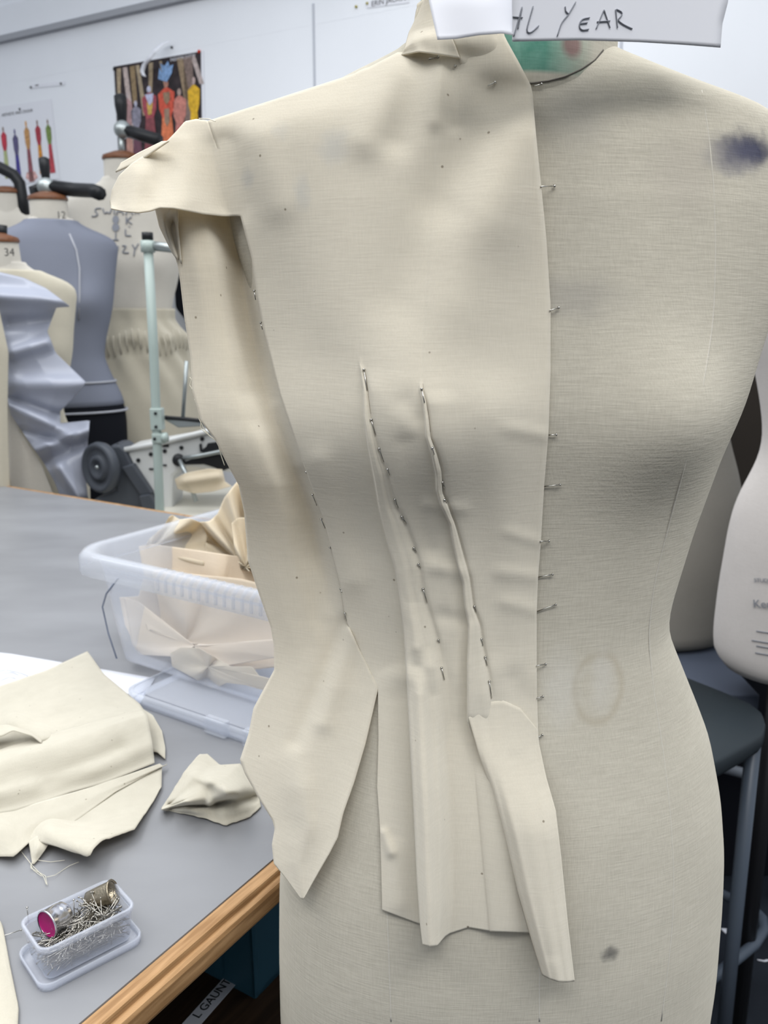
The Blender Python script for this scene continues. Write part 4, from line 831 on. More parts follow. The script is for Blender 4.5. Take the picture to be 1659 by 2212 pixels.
# white sheet with five drawn figures
c5 = [(-60, 240), (111, 214), (130, 386), (-44, 412)]
ws = root('poster', tuple(onwall(40, 400, 0)), 'white sheet with a row of slim drawn fashion figures pinned at the far left', 'poster')
wquad('sheet', c5, M['paper'], ws, .001); q5 = quadmap(c5)
for u, v0, s, hd, tp, sk in ((.36, .25, .72, (.3, .2, .15), (.55, .05, .08), (.45, .50, .25)), (.50, .30, .78, (.10, .09, .25), (.12, .11, .22), (.07, .06, .30)), (.65, .22, .85, (.70, .34, .05), (.55, .30, .12), (.30, .10, .12)), (.79, .23, .75, (.25, .15, .12), (.40, .05, .07), (.65, .28, .05)), (.92, .24, .75, (.3, .2, .15), (.20, .28, .08), (.50, .07, .09))):
    figure(u, v0, s, hd, tp, sk, .033, ws, q5, .003)
shape('figure', [(.60, .86), (.70, .86), (.73, .94), (.66, .99), (.58, .93)], q5, pm_((.75, .45, .42)), ws, .0032)
text('lettering', 'AESTHETIC AND COLOUR', onwall(4, 252, .0025), wd, (0, 0, 1), .016, M['ink'], ws)
w2 = root('poster', tuple(onwall(60, 480, 0)), 'second white sheet pinned low on the wall behind the clamp', 'poster')
wquad('sheet', [(-40, 418), (132, 392), (140, 520), (-30, 540)], M['paper'], w2, .001); shape('print', [(.72, .1), (.80, .05), (.82, .5), (.74, .5)], quadmap([(-40, 418), (132, 392), (140, 520), (-30, 540)]), pm_((.70, .34, .05)), w2, .003)
for c4_, lb, tx in (([(66, 183), (140, 176), (140, 184), (66, 191)], 'narrow paper name strip held by two black pins, above the white figure sheet', None), ([(790, 4), (880, -16), (884, 6), (792, 18)], 'narrow paper name strip with small capitals at the top of the wall', 'ERIN JACKSON')):
    o = root('wall_label', tuple(onwall(*c4_[0], 0)), lb, 'label'); wquad('strip', c4_, M['paper'], o, .001)
    if tx: text('lettering', tx, onwall(802, 14, .0024), wd, (0, 0, 1), .022, M['ink'], o)
    else: text('lettering', 'MMS', onwall(76, 187, .0024), wd, (0, 0, 1), .010, M['ink'], o)
tack(68, 189, M['ink'], 'black pin at the left end of the upper left name strip', .004); tack(133, 181, M['ink'], 'black pin at the right end of the upper left name strip', .004)
M['yellow'] = mat('brass_pin', (.35, .30, .03), .4)
tack(770, 15, M['yellow'], 'yellow drawing pin alone on the wall beside the top name strip', .004); tack(794, 8, M['yellow'], 'yellow drawing pin on the left end of the top name strip', .004)
tack(44, 236, M['ink'], 'small dark pin at the top of the white figure sheet', .004); tack(372, 103, M['ink'], 'dark pin in the wall above the dark poster, right of the paper scrap', .004); tack(54, 394, M['ink'], 'small dark pin at the foot of the white figure sheet', .004)
tp_ = resamp(np.array([(366, 90, .02), (350, 95, .03), (335, 110, .06), (322, 128, .06), (312, 140, .04), (307, 155, .03), (312, 165, .035)], float), 24)
row = [np.array([onwall(x+dx, y+dx*.3, o_) for x, y, o_ in tp_]) for dx in (-5, 4)]
tag(MB().grid(np.array(row)).build('paper_scrap', M['paper'], solid=.0004), 'curled white paper scrap hanging over the top of the dark poster', 'paper scrap')

# ------------------------------------------------------------------ dress forms behind
M['form_cloth'] = cloth('form_cream_cloth', (.66, .63, .57), tl=0, slub=.4, flecks=False); M['form_white'] = cloth('form_pale_cloth', (.60, .57, .55), tl=0, slub=.4, flecks=False)
M['galv'] = mat('galvanised_steel', (.34, .37, .37), .35, metal=.7, bump=(80, .1, .001)); M['blk'] = mat('black_plastic', (.014, .015, .017), .42, bump=(60, .05, .001)); M['grey_pl'] = mat('charcoal_plastic', (.055, .062, .075), .42, bump=(60, .05, .001))
SMALL_SEQ = []
def P0(px, py, Y):  # point of the ray at world depth Y
    v = ray(px, py); return CAM+v*(Y/v[1])
def bg_form(label, pxc, pyn, Y, k=1., yaw=0., m=None, neck_text=None, zb=-.30, torso_name='torso', cap=True, group=None):
    """pxc, pyn: pixel of the front neck base; Y world depth of its axis; k size"""
    p = P0(pxc, pyn, Y); zw = float(p[2])-.40*k; x0 = float(p[0])
    r = root('dress_form', (x0, Y, 0), label, 'dress form', group)
    z_ = np.concatenate([np.linspace(zb, .32, 40), np.linspace(.33, .43, 14)])
    pr_ = lambda kk: k*smooth_arr(np.interp(z_, PROF['z'], PROF[kk]), 3)
    Gf = rings(zw+k*z_, pr_('a'), pr_('f')*.9, pr_('b')*.95, 56, yaw, (x0, Y), .022, zw, k)
    t = MB().grid(Gf, True); t.f.append(tuple(range(55, -1, -1))); t.f.append(tuple(range((len(z_)-1)*56, len(z_)*56))); t.build('torso', m or M['form_cloth'], r)
    rn_ = .058*k; zn = zw+.36*k
    MB().lathe([(rn_*1.15, 0), (rn_*1.0, .06*k), (rn_*.96, .125*k)], (x0, Y-.005, zn), (0, -.05, 1), 28).build('neck', m or M['form_cloth'], r)
    if cap: MB().lathe([(rn_*1.02, .123*k), (rn_*1.04, .128*k), (rn_*.98, .136*k), (rn_*.4, .148*k), (0, .15*k)], (x0, Y-.005, zn), (0, -.05, 1), 28).build('neck_cap', M['wood_cap'], r)
    MB().tube([(x0, Y, .03), (x0, Y, zw+zb*k)], .015, 12).build('pole', M['black_metal'], r)
    MB().lathe([(0, .04), (.08, .04), (.18, .012), (.18, 0), (0, 0)], (x0, Y, 0)).build('base', M['black_metal'], r)
    if neck_text: text('lettering', neck_text[0], P0(neck_text[1], neck_text[2], Y-rn_*1.13-.010), (1, 0, 0), (0, 0, 1), .030*k, M['ink'], r)
    return r, Gf, zw, x0
def clamp(r, Y, hand, joint, arms, pole, sc__=1.):
    a, b = P0(*hand[0], Y), P0(*hand[1], Y); w_ = np.linalg.norm(b-a)
    MB().tube([a, a*.93+b*.07, a*.6+b*.4, b*.95+a*.05, b], [w_*.10, w_*.22, w_*.22, w_*.15, w_*.12], 14).build('clamp_handle', M['blk'], r)
    j = P0(*joint, Y); MB().lathe([(0, -.022), (.026, -.022), (.030, 0), (.026, .022), (0, .022)], j, (.3, -1, 0), 18).build('clamp_joint', M['galv'], r)
    for A in arms:
        MB().tube([P0(x, y, Y+o) for x, y, o in A], .021, 8).build('swing_arm', M['blk'], r)
    MB().tube([P0(*pole[0], Y), P0(*pole[1], Y)], .010, 12).build('clamp_post', M['galv'], r)
# the swimwear form
fs, Gs, zws, xs = bg_form('cream dress form with pencilled words across its chest, behind the sewing machine', 270, 408, 3.08, 1.11, .12, zb=-.32)
clamp(fs, 3.08, ((259, 203), (265, 268)), (265, 280), [[(275, 283, 0), (300, 290, -.02), (345, 304, -.05)]], ((262, 285), (263, 345)))
SB_ = BVHTree.FromPolygons([Vector(v) for v in MB().grid(Gs, True).v], MB().grid(Gs, True).f)
def onform(T, off=.002, Yd=2.4):
    def f(x, y):
        out = []
        for a_, b_ in zip(np.atleast_1d(x), np.atleast_1d(y)):
            v = Vector(ray(a_, b_)).normalized(); h = T.ray_cast(Vector(CAM), v); out.append(np.array(h[0]-v*off) if h[0] is not None else P0(a_, b_, Yd))
        return np.array(out)
    return f
SWL = [[(218, 450), (208, 449), (203, 455), (212, 461), (210, 467), (198, 467)], [(222, 450), (226, 464), (232, 455), (236, 464), (242, 449)], [(247, 452), (247, 463)], [(252, 464), (254, 452), (259, 460), (264, 452), (266, 464)], [(272, 464), (274, 452), (279, 460), (284, 452), (286, 464)], [(292, 462), (294, 452), (300, 462)],
       [(273, 468), (273, 484)], [(284, 468), (274, 476), (285, 484)], [(279, 488), (280, 490)], [(271, 495), (271, 509), (283, 509)],
       [(230, 530), (224, 537), (228, 545), (236, 543), (237, 534), (230, 530)], [(243, 545), (244, 532), (254, 545), (255, 531)], [(264, 531), (274, 530), (263, 546), (278, 546)], [(286, 528), (291, 537)], [(299, 526), (291, 540), (289, 553)], [(250, 502), (250, 517)], [(244, 518), (256, 518)]]
strokes('lettering', SWL, onform(SB_, .003), .0022, M['pencil'], fs)
m_ = MB()
for (x, y, rx, ry) in ((250, 474, 7, 9), (250, 491, 8, 9)): P = onform(SB_, .003)([x+rx*math.cos(t) for t in np.linspace(0, 2*np.pi, 13)[:-1]], [y+ry*math.sin(t) for t in np.linspace(0, 2*np.pi, 13)[:-1]]); m_.prism(P, (0, -.001, 0))
m_.build('drawn_torso', M['pencil'], fs, smooth=False)
# calico skirt on it
M['skirt'] = cloth('skirt_calico', (.60, .56, .46), tl=0, slub=.4, flecks=False)
k_ = 1.11; zz = np.linspace(.035, -.52, 70); Gk = []
for z in zz:
    th = np.linspace(0, 2*np.pi, 140, endpoint=False); hip = np.interp(z, [-.52, -.3, -.18, -.05, 0, .04], [.205, .20, .195, .155, .126, .130])*k_; dd = np.interp(z, [-.52, -.25, -.12, 0, .04], [.15, .15, .14, .10, .10])*k_
    fl = .012*np.exp(-((z+.055)/.02)**2)*(1+np.sin(th*9+1)) + .004*np.sin(th*13+z*30)*np.exp(-((z+.12)/.12)**2)*2+.003*np.sin(th*5+z*14)
    ca, sa = math.cos(.12), math.sin(.12); x = (hip+fl)*np.sin(th); y = -(dd+fl)*np.cos(th); Gk.append(np.stack([xs+x*ca-y*sa, 3.08+x*sa+y*ca, np.full(140, zws+z*k_)], 1))
sk = root('calico_skirt', (xs, 3.08, zws-.5), 'gathered calico skirt on the form with the pencilled words', 'skirt')
MB().grid(np.array(Gk), True).build('skirt_panel', M['skirt'], sk, solid=.002)
wb = MB()
for a_ in np.linspace(-1.5, 1.3, 26):
    z = zws+k_*(-.065+.012*math.sin(a_*7)); rr = .175*k_; wb.tube([(xs+math.sin(a_)*rr, 3.08-math.cos(a_)*rr*.78, z+.03), (xs+math.sin(a_+.02)*(rr+.012), 3.08-math.cos(a_)*(rr*.78+.014), z), (xs+math.sin(a_+.03)*(rr+.006), 3.08-math.cos(a_)*(rr*.78+.006), z-.04)], .0028, 6)
wb.build('gathers', M['skirt'], sk)
# form in a grey jersey top and black trousers
M['jersey'] = mat('grey_blue_jersey', (.20, .215, .265), .85, bump=(300, .2, .0006), spec=.1); M['blackcloth'] = mat('black_cloth', (.010, .011, .015), .8, bump=(200, .2, .0006), spec=.1); M['tape'] = mat('pale_grey_tape', (.40, .41, .45), .6, bump=(200, .1, .0005))
fj, Gj, zwj, xj = bg_form('dress form in a grey blue jersey top, behind the satin draped form', 112, 494, 2.74, .99, .35, neck_text=('12', 122, 472), zb=-.42)
clamp(fj, 2.74, ((94, 339), (100, 394)), (101, 405), [[(112, 404, 0), (160, 410, -.01), (200, 412, -.04), (216, 418, -.08)], [(90, 408, 0), (76, 408, .0), (84, 440, 0), (92, 452, 0)]], ((102, 412), (104, 449)))
def shell(G_, i0, i1, g, name, m, parent, cz): 
    A = G_[i0:i1].copy(); c_ = A.mean(1, keepdims=True); d = A-c_; d[..., 2] = 0; A = A+d/np.linalg.norm(d, axis=2, keepdims=True)*g; return MB().grid(A, True).build(name, m, parent, solid=.002)
jt = root('jersey_top', (xj, 2.74, zwj-.1), 'grey blue jersey top stretched over the form with the wooden neck cap', 'top')
shell(Gj, 14, 53, .010, 'top_body', M['jersey'], jt, 0)
JB = BVHTree.FromPolygons([Vector(v) for v in MB().grid(Gj, True).v], MB().grid(Gj, True).f)
MB().tube(np.concatenate([onform(JB, .012)([x], [y]) for x, y in ((150, 505), (165, 540), (172, 580), (172, 640), (170, 690))]), .003, 6).build('strap_piping', M['tape'], jt)
tr2 = root('black_trousers', (xj, 2.74, zwj-.45), 'black trousers on the form wearing the grey jersey top', 'trousers')
A = Gj[0:17].copy(); low = [A[0]+np.array([0, 0, -.1*q]) for q in (5, 3, 1)]; A = np.concatenate([np.array(low), A]); c_ = A.mean(1, keepdims=True); d = A-c_; d[..., 2] = 0
MB().grid(A+d/np.linalg.norm(d, axis=2, keepdims=True)*.008, True).build('hip_panel', M['blackcloth'], tr2, solid=.002)
def hoop(zrel, g, name, m, parent):
    i = int(np.argmin(abs(Gj[:, 0, 2]-(zwj+zrel)))); A = Gj[i]; c_ = A.mean(0); d = A-c_; d[:, 2] = 0; A = A+d/np.linalg.norm(d, axis=1)[:, None]*g; MB().tube(np.vstack([A, A[:1]]), .004, 6, False).build(name, m, parent)
hoop(-.08, .014, 'waist_tape', M['tape'], jt); hoop(-.18, .016, 'waist_tape', M['tape'], tr2)
# form marked 34, with a cream toile and a satin drape
fc, Gc, zwc, xc = bg_form('cream dress form with a brown neck cap, draped in crinkled satin at the far left', 4, 590, 2.42, .98, .5, neck_text=('34', 9, 553), zb=-.45)
MB().tube([P0(4, 486, 2.42), P0(4, 512, 2.42)], .014, 10).build('finial', M['blk'], fc)
ctp = root('cream_toile', (xc, 2.42, zwc), 'cream toile with a standing neckline on the form under the satin drape', 'toile')
shell(Gc, 4, 51, .012, 'toile_body', M['skirt'], ctp, 0)
M['satin'] = mat('grey_blue_satin', (.33, .35, .42), .33, bump=(14, .12, .01), spec=.6)
def bgpatch(name, rows, nr, ncs, mt, parent, Y0, bumps=(), sag=0):
    R_ = [resamp(np.array(r, float), ncs) for r in rows]; kk = len(R_); out = []
    for t in np.linspace(0, kk-1, nr):
        i = min(int(t), kk-2); u = t-i; out.append(R_[i]*(1-u)+R_[i+1]*u)
    g = np.array(out); h = g[..., 2]*.001+drape(g[..., 0], g[..., 1], bumps)
    v = ray(g[..., 0], g[..., 1]); P = CAM+v*((Y0-h)/v[..., 1])[..., None]; return MB().grid(P).build(name, mt, parent, solid=.002)
sd = root('satin_drape', tuple(P0(60, 900, 2.25)), 'crumpled grey blue satin drape hanging down the far left form', 'drape')
SBm = [(0, 640, 140, 650, 10, .03), (20, 700, 110, 690, 12, -.03), (30, 760, 100, 740, 9, .03), (30, 830, 180, 830, 14, .03), (20, 860, 140, 900, 7, -.02), (20, 875, 150, 935, 9, .03), (50, 930, 150, 960, 6, -.02), (80, 970, 190, 930, 8, .03), (100, 1000, 180, 960, 8, -.02), (130, 1010, 170, 1070, 9, .03)]
bgpatch('satin_panel', [[(-60, 575, 0), (0, 588, 0), (50, 600, 0), (98, 622, 0)], [(-60, 640, 0), (0, 640, 20), (80, 640, 20), (152, 662, 0)], [(-40, 700, 0), (5, 690, 20), (60, 680, 20), (122, 664, 0)], [(-20, 740, 0), (10, 760, 20), (60, 740, 20), (102, 716, 0)], [(0, 800, 0), (20, 790, 20), (80, 780, 20), (120, 762, 0)], [(14, 850, 0), (60, 840, 20), (120, 840, 20), (186, 826, 0)], [(18, 872, 0), (60, 880, 20), (110, 870, 20), (160, 858, 0)],
    [(24, 895, 0), (60, 910, 20), (100, 900, 20), (130, 888, 0)], [(50, 935, 0), (80, 940, 20), (110, 935, 20), (130, 915, 0)], [(70, 965, 0), (110, 965, 20), (150, 945, 10), (194, 908, 0)], [(95, 1000, 0), (120, 1000, 20), (150, 990, 20), (190, 950, 0)], [(118, 1040, 0), (140, 1040, 20), (160, 1040, 20), (184, 1020, 0)], [(136, 1085, 0), (150, 1085, 20), (170, 1085, 20), (190, 1080, 0)]], 90, 50, M['satin'], sd, 2.27, SBm)
ed = bgpatch('hanging_fabric', [[(-60, 600, 0), (-10, 640, 0), (-2, 670, 0)], [(-60, 760, 0), (0, 750, 20), (18, 760, 0)], [(-60, 900, 0), (0, 900, 20), (16, 880, 0)], [(-60, 1060, 0), (0, 1060, 20), (22, 1080, 0)]], 30, 14, M['skirt'], None, 2.20); tag(ed, 'narrow edge of a cream fabric panel hanging at the extreme left', 'hanging fabric')
cs = bgpatch('hanging_fabric', [[(18, 860, 0), (40, 930, 0), (60, 960, 10)], [(20, 960, 0), (60, 985, 10), (90, 1005, 0)], [(20, 1080, 0), (70, 1085, 10), (122, 1085, 0)]], 24, 14, M['form_cloth'], None, 2.30); tag(cs, 'cream fabric panel hanging below the satin drape', 'hanging fabric')
# pale form at the far left behind
fl_, Gl, _, _ = bg_form('white dress form half hidden at the far left, behind the clamp arm', 22, 470, 3.12, .95, .3, zb=-.3, cap=True)
MB().tube([P0(x, y, 3.10) for x, y in ((-40, 345), (0, 362), (30, 378), (42, 395), (48, 430), (54, 478))], .020, 10).build('swing_arm', M['blk'], fl_)
# ------------------------------------------------------------------ sewing machine and its stand
M['mach'] = mat('machine_cream_enamel', (.60, .61, .60), .3, bump=(40, .03, .001), spec=.5); M['mint'] = mat('pale_green_enamel', (.36, .43, .40), .35, bump=(40, .03, .001), spec=.5); M['beige_top'] = mat('beige_table_top', (.56, .54, .47), .45, bump=(30, .05, .001))
YM = 2.24; MB_A, MB_R = P0(290, 1020, YM), None
sm = root('sewing_machine', tuple(P0(340, 1105, YM)), 'cream industrial sewing machine with a charcoal handwheel, behind the cutting table', 'sewing machine')
def mprism(name, px, Y, th, m, par=sm, bev=.004): 
    P = [P0(x, y, Y) for x, y in px]; return MB().prism(P, (0, th, 0)).build(name, m, par, smooth=False, bevel=bev)
mprism('machine_arm', [(268, 968), (300, 962), (400, 945), (470, 925), (560, 905), (560, 1010), (500, 1022), (440, 1012), (400, 1008), (375, 1030), (372, 1108), (300, 1108), (285, 1030)], YM, .13, M['mach'], bev=.010)
MB().tube([P0(270, 972, YM-.004), P0(340, 958, YM-.004), P0(470, 927, YM-.004), P0(540, 908, YM-.004)], .008, 10).build('top_ridge', M['mach'], sm)
for x, y, r in ((299, 994, .0055), (326, 981, .0055), (356, 974, .0055), (392, 967, .0055), (437, 948, .0055), (255, 962, .006)):
    MB().lathe([(0, .003), (r, .003), (r, 0)], P0(x, y, YM-.001), (0, -1, 0), 12).build('screw_hole', M['blk'], sm)
for x, y, w_, h_ in ((358, 963, .016, .006), (327, 1013, .012, .004), (356, 1005, .010, .004)): MB().box(P0(x, y, YM-.002), (w_, .004, h_)).build('slot', M['blk'], sm, smooth=False)
mprism('arm_underside_gap', [(392, 1000), (420, 990), (470, 982), (520, 985), (520, 1000), (480, 1018), (462, 1010), (440, 1003), (400, 1004)], YM-.006, .006, M['blk'], bev=.002)
MB().tube([P0(x, y, YM-.015) for x, y in ((395, 990), (430, 985), (480, 975), (520, 960))], .006, 8).build('presser_bar', M['galv'], sm)
mprism('presser_lifter', [(430, 960), (434, 958), (436, 972), (445, 965), (448, 958), (470, 955), (475, 970), (440, 978), (432, 976)], YM-.012, .01, M['blk'], bev=.001)
MB().tube([P0(388, 994, YM-.02), P0(404, 1030, YM-.04), P0(424, 1083, YM-.06)], .006, 8).build('knee_lever', M['galv'], sm)
MB().lathe([(0, .012), (.014, .012), (.018, 0), (0, 0)], P0(386, 994, YM-.01), (0, -1, 0), 16).build('lever_boss', M['blk'], sm)
hw = P0(218, 1010, YM-.02); hax = (-.55, -.8, .02)
MB().lathe([(.060, -.015), (.067, -.012), (.070, 0), (.067, .012), (.058, .016), (.052, .008), (.036, .006), (.034, .014), (.022, .016), (.018, .008), (0, .008)], hw, hax, 48).build('handwheel', M['grey_pl'], sm)
MB().lathe([(0, .004), (.004, .004), (.005, 0)], hw+np.array([-.004, -.018, .004]), hax, 12).build('wheel_screw', M['galv'], sm)
mprism('belt_guard', [(236, 962), (258, 960), (272, 972), (285, 1000), (330, 1065), (345, 1112), (190, 1112), (200, 1080), (250, 1060)], YM-.012, .10, M['grey_pl'], bev=.008)
mprism('belt_cover', [(262, 1010), (286, 1003), (328, 1066), (306, 1074)], YM-.03, .03, M['grey_pl'], bev=.003)
mprism('lower_bracket', [(300, 1072), (322, 1068), (345, 1112), (312, 1115)], YM-.04, .03, M['grey_pl'], bev=.003)
st2 = root('sewing_table', tuple(P0(420, 1100, YM)), 'beige sewing machine table behind the cutting table', 'table')
zt_ = float(P0(420, 1085, YM+.05)[2])
MB().box((-.44, YM+.05, zt_-.02), (.72, .5, .035)).build('table_top', M['beige_top'], st2, smooth=False, bevel=.003)
for sx in (-.32, .32): 
    for sy in (-.1, .25): MB().box((-.44+sx, YM+sy, (zt_-.04)/2), (.04, .04, zt_-.04)).build('leg', M['galv'], st2, smooth=False)
scrap(bgpatch('calico_scrap', [[(378, 1035, 0), (400, 1022, 20), (450, 1012, 20), (480, 1014, 0)], [(380, 1042, 0), (410, 1050, 30), (450, 1048, 20), (486, 1040, 0)], [(384, 1056, 0), (420, 1066, 30), (460, 1062, 20), (500, 1050, 0)]], 20, 24, M['calico2'], None, YM-.05, [(400, 1040, 470, 1030, 6, .02)]), 'wavy calico scrap lying under the arm of the sewing machine')
rs = root('thread_stand', tuple(P0(345, 1105, 2.08)), 'pale green pole stand with a black cap and clamps, in front of the sewing machine', 'stand')
Yp = 2.08; MB().tube([P0(319, 516, Yp), P0(332, 760, Yp), P0(346, 1120, Yp), P0(350, 1200, Yp)], .0115, 16).build('pole', M['mint'], rs)
MB().tube([P0(318, 502, Yp), P0(319, 518, Yp)], .0135, 16).build('pole_cap', M['blk'], rs)
MB().tube([P0(320, 530, Yp), P0(372, 536, Yp), P0(470, 545, Yp+.05)], .011, 12).build('crossbar', M['galv'], rs)
MB().tube([P0(319, 520, Yp), P0(320, 545, Yp)], .017, 14).build('collar', M['mint'], rs)
MB().box(P0(340, 905, Yp), (.030, .03, .055)).build('clamp_block', M['mint'], rs, smooth=False, bevel=.003)
m_ = MB().box(P0(345, 946, Yp), (.034, .03, .026)); m_.build('clamp_block', M['mint'], rs, smooth=False, bevel=.004); MB().tube([P0(350, 946, Yp-.01), P0(362, 944, Yp-.01)], .012, 12).build('clamp_knob', M['mint'], rs)
for x, y in ((336, 893), (337, 922), (334, 948)): MB().lathe([(0, .002), (.004, .002), (.004, 0)], P0(x, y, Yp-.017), (0, -1, 0), 10).build('screw', M['blk'], rs)
MB().tube([P0(345, 901, Yp+.03), P0(400, 905, Yp+.03), P0(460, 912, Yp+.03)], .005, 8).build('tray_rod', M['blk'], rs)
mprism('thread_tray', [(352, 905), (440, 910), (450, 920), (385, 924)], Yp+.03, .03, M['galv'], rs, .002); MB().tube([P0(403, 780, Yp+.04), P0(395, 905, Yp+.04)], .005, 8).build('spool_rod', M['galv'], rs)
dk = MB().prism([P0(374, 585, 3.3), P0(384, 560, 3.3), P0(420, 560, 3.3), P0(420, 760, 3.3), P0(398, 690, 3.3), P0(378, 665, 3.3)], (0, .1, 0)).build('garment_bag', M['blackcloth'], None, smooth=False, bevel=.01); tag(dk, 'black garment bag seen between the pencilled form and the toile', 'garment bag')

# ------------------------------------------------------------------ right side: small forms, table, stool
M['slate'] = mat('slate_blue_top', (.085, .10, .135), .45, bump=(30, .03, .001)); M['stool'] = mat('dark_grey_seat', (.030, .038, .044), .45, bump=(60, .05, .001)); M['steel_leg'] = mat('grey_painted_steel', (.085, .105, .135), .38, spec=.5, bump=(60, .03, .001))
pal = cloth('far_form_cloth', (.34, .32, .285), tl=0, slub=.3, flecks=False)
def solid_form(label, pc, pw, Y, halfw, prof_, m, name_txt=None, yaw=0.):
    """torso by (pixel y, half width m, depth m) rows around axis pixel pc at row pw"""
    x0 = float(P0(pc, pw, Y)[0]); r = root('dress_form', (x0, Y, 0), label, 'dress form'); G_ = []
    pz = np.array([(float(P0(pc, y, Y)[2]), a_, d_) for y, a_, d_ in prof_]); pz = pz[::-1]; zq = np.linspace(pz[0, 0], pz[-1, 0], 50)
    aa = smooth_arr(np.interp(zq, pz[:, 0], pz[:, 1]), 5); dd = smooth_arr(np.interp(zq, pz[:, 0], pz[:, 2]), 5)
    aa[0] *= .90; dd[0] *= .90; aa[1] *= .965
    for z, a_, d_ in zip(zq, aa, dd):
        th = np.linspace(0, 2*np.pi, 72, endpoint=False); G_.append(np.stack([x0+a_*np.sign(np.sin(th))*np.abs(np.sin(th))**.9, Y-d_*np.cos(th), np.full(72, z)], 1))
    t = MB().grid(np.array(G_), True); t.f.append(tuple(range(71, -1, -1))); t.f.append(tuple(range(49*72, 50*72))); t.build('torso', m, r)
    return r, x0, zq, t
Y5 = 1.30
r5, x5, z5, t5 = solid_form('pale dress form cut by the right edge, printed words on its hip', 1740, 1200, Y5, 0, [(560, .10, .07), (640, .135, .10), (740, .118, .095), (800, .105, .09), (870, .092, .08), (930, .083, .075), (975, .082, .075), (1018, .092, .08), (1069, .109, .09), (1110, .118, .095), (1152, .122, .10), (1280, .129, .105), (1370, .131, .105), (1409, .128, .105), (1440, .120, .10)], M['form_white'])
MB().tube([(float(P0(1660, 1500, Y5)[0])+.012, Y5, 0), (float(P0(1660, 1500, Y5)[0])+.012, Y5, float(z5[3]))], .014, 12).build('pole', M['black_metal'], r5)
T5 = BVHTree.FromPolygons([Vector(v) for v in t5.v], t5.f); q5_ = onform(T5, .001, Y5)
for s_, x, y, sz in (('STUDIO', 1628, 1256, .0085), ('Kennett', 1626, 1311, .018)):
    a_, b_ = q5_([x, x+25], [y, y+1]); xd = b_-a_; text('lettering', s_, a_-np.array([0, .002, 0]), xd, (0, 0, 1), sz, M['pencil'], r5)
strokes('small_print', [[(1634, 1363), (1680, 1370)], [(1624, 1383), (1680, 1392)], [(1634, 1395), (1680, 1403)], [(1632, 1410), (1680, 1418)]], q5_, .0009, M['pencil'], r5)
Y6 = 1.62; zs6 = float(P0(1500, 1366, Y6)[2])
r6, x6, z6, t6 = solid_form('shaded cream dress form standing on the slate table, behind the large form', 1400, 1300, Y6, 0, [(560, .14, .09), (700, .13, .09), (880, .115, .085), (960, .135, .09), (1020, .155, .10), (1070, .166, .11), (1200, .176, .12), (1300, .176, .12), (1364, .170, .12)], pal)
t2 = root('slate_table', (float(P0(1560, 1400, 1.55)[0]), 1.55, 0), 'slate blue table top under the shaded form at the right', 'table')
cx6 = float(P0(1450, 1400, Y6)[0]); xr6 = float(P0(1642, 1500, 1.33)[0])
MB().prism([(.40, 1.33, zs6-.03), (xr6, 1.33, zs6-.03), (xr6+.02, 2.02, zs6-.03), (.40, 2.02, zs6-.03)], (0, 0, .028)).build('table_top', M['slate'], t2, smooth=False, bevel=.003)
for sx in (.44-xr6, -.04):
    for yy in (1.45, 2.08): MB().box((xr6+sx, yy, (zs6-.03)/2), (.03, .03, zs6-.03)).build('leg', M['steel_leg'], t2, smooth=False)
M['brown_board'] = mat('dark_brown_board', (.035, .028, .022), .6, bump=(30, .1, .001))
bd_ = MB().prism([(cx6-.2, 2.10, 0), (cx6+.8, 2.10, 0), (cx6+.8, 2.14, 0), (cx6-.2, 2.14, 0)], (0, 0, 1.62)).build('display_board', M['brown_board'], None, smooth=False, bevel=.003); tag(bd_, 'dark brown board standing behind the small forms at the right', 'board')
ks = MB().prism([(cx6+.05, 1.75, .0), (cx6+1.2, 1.75, 0), (cx6+1.2, 1.79, 0), (cx6+.05, 1.79, 0)], (0, 0, .62)).build('cupboard', M['blackcloth'], None, smooth=False, bevel=.003); tag(ks, 'black cupboard in the shadow beneath the slate table', 'cupboard')
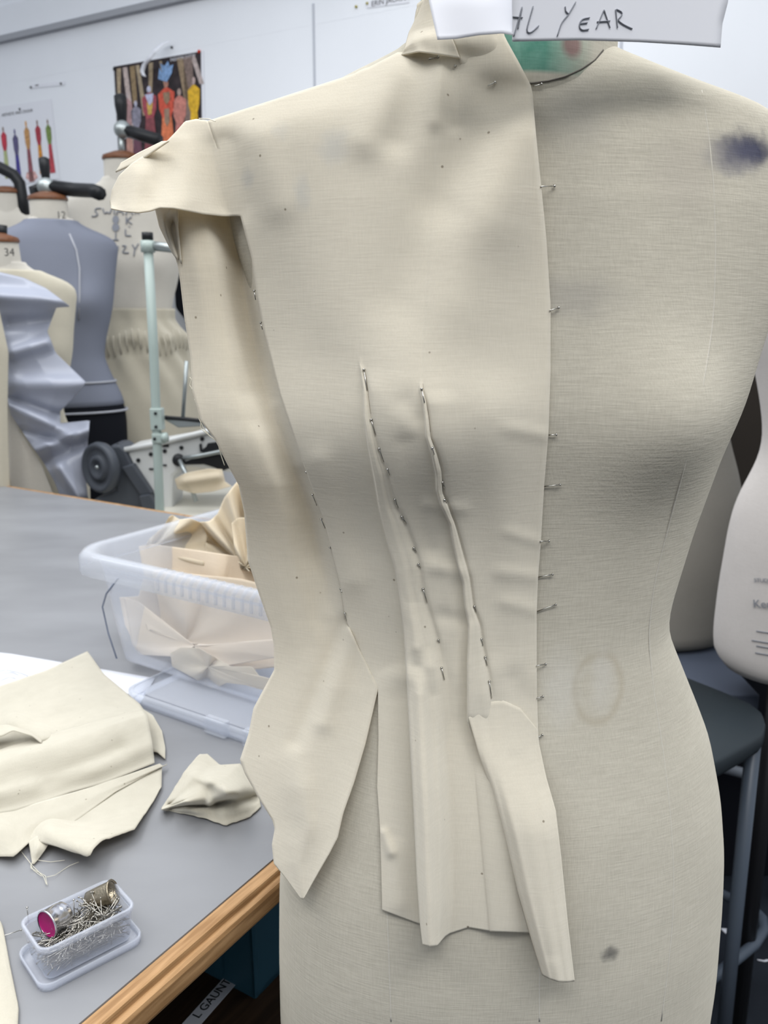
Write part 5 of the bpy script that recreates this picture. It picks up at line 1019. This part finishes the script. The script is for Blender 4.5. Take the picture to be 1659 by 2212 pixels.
# stool
so = root('stool', (float(P0(1520, 1560, 1.15)[0]), 1.13, 0), 'dark grey stool with steel tube legs beside the large form', 'stool')
zs_ = .70
seat = [onz(x, y, zs_) for x, y in ((1380, 1425), (1484, 1462), (1560, 1492), (1625, 1520), (1648, 1538), (1656, 1562), (1650, 1584), (1620, 1604), (1560, 1638), (1480, 1672), (1380, 1600))]
sp_ = resamp(np.array(seat+[seat[0]]), 60)[:-1]; c_ = sp_.mean(0); R1 = c_+(sp_-c_)*.97
m_ = MB().grid(np.array([R1+np.array([0, 0, -.030]), sp_+np.array([0, 0, -.022]), sp_+np.array([0, 0, -.006]), R1]), True); m_.f.append(tuple(range(3*59, 4*59))); m_.f.append(tuple(range(58, -1, -1))); m_.build('seat', M['stool'], so)
lt_ = onz(1628, 1600, zs_-.03); lb = onz(1640, 2330, 0)
leg2 = c_*2-lt_; 
for (dx, dy) in ((0, 0), (-.18, -.05), (-.03, .12), (-.21, .07)):
    a_ = lt_+np.array([dx, dy, 0]); b_ = lt_*np.array([1, 1, 0])+np.array([dx*1.15+.004, dy*1.15, 0]); MB().tube([a_, b_], .0115, 14).build('leg', M['steel_leg'], so)
def zr_(px, py, z): return onz(px, py, z)
MB().tube([zr_(1500, 1905, .20), zr_(1560, 1932, .20), zr_(1625, 1962, .20), zr_(1648, 1985, .20), zr_(1650, 2010, .20), zr_(1630, 2040, .20), zr_(1540, 2112, .20), zr_(1480, 2160, .20)], .0095, 12).build('foot_ring', M['steel_leg'], so)
M['pale_rail'] = mat('pale_grey_rail', (.22, .24, .27), .4)
rl = MB().tube([onz(1500, 1635, .30), onz(1560, 1658, .30), onz(1720, 1700, .30)], .012, 10).build('floor_rail', M['pale_rail']); tag(rl, 'pale grey rail low behind the stool', 'rail')
lg = root('rail_feet', tuple(onz(1560, 1658, 0)), 'thin dark feet carrying the pale rail behind the stool', 'stand')
for x in (1540, 1700): p = onz(x, 1655 if x == 1540 else 1695, .29); MB().tube([p, p*np.array([1, 1, 0])], .008, 8).build('foot', M['black_metal'], lg)
for i, (x, y, r, lb_) in enumerate(((1575, 2010, .016, 'white paper scrap on the dark floor, left of the stool leg'), (1650, 2075, .010, 'white fluff on the dark floor at the right edge'), (1652, 1750, .006, 'tiny white fleck on the dark floor high at the right edge'), (1585, 2120, .004, 'tiny white fleck on the dark floor, lowest one'))):
    p = onz(x, y, .002); rr = np.random.RandomState(i); P = [p+np.array([r*(1+.5*rr.randn())*math.cos(t), r*.5*(1+.5*rr.randn())*math.sin(t), 0]) for t in np.linspace(0, 6.28, 9)[:-1]]
    tag(MB().prism(P, (0, 0, .0015)).build('floor_scrap', M['paper'], None, smooth=False), lb_, 'paper scrap')
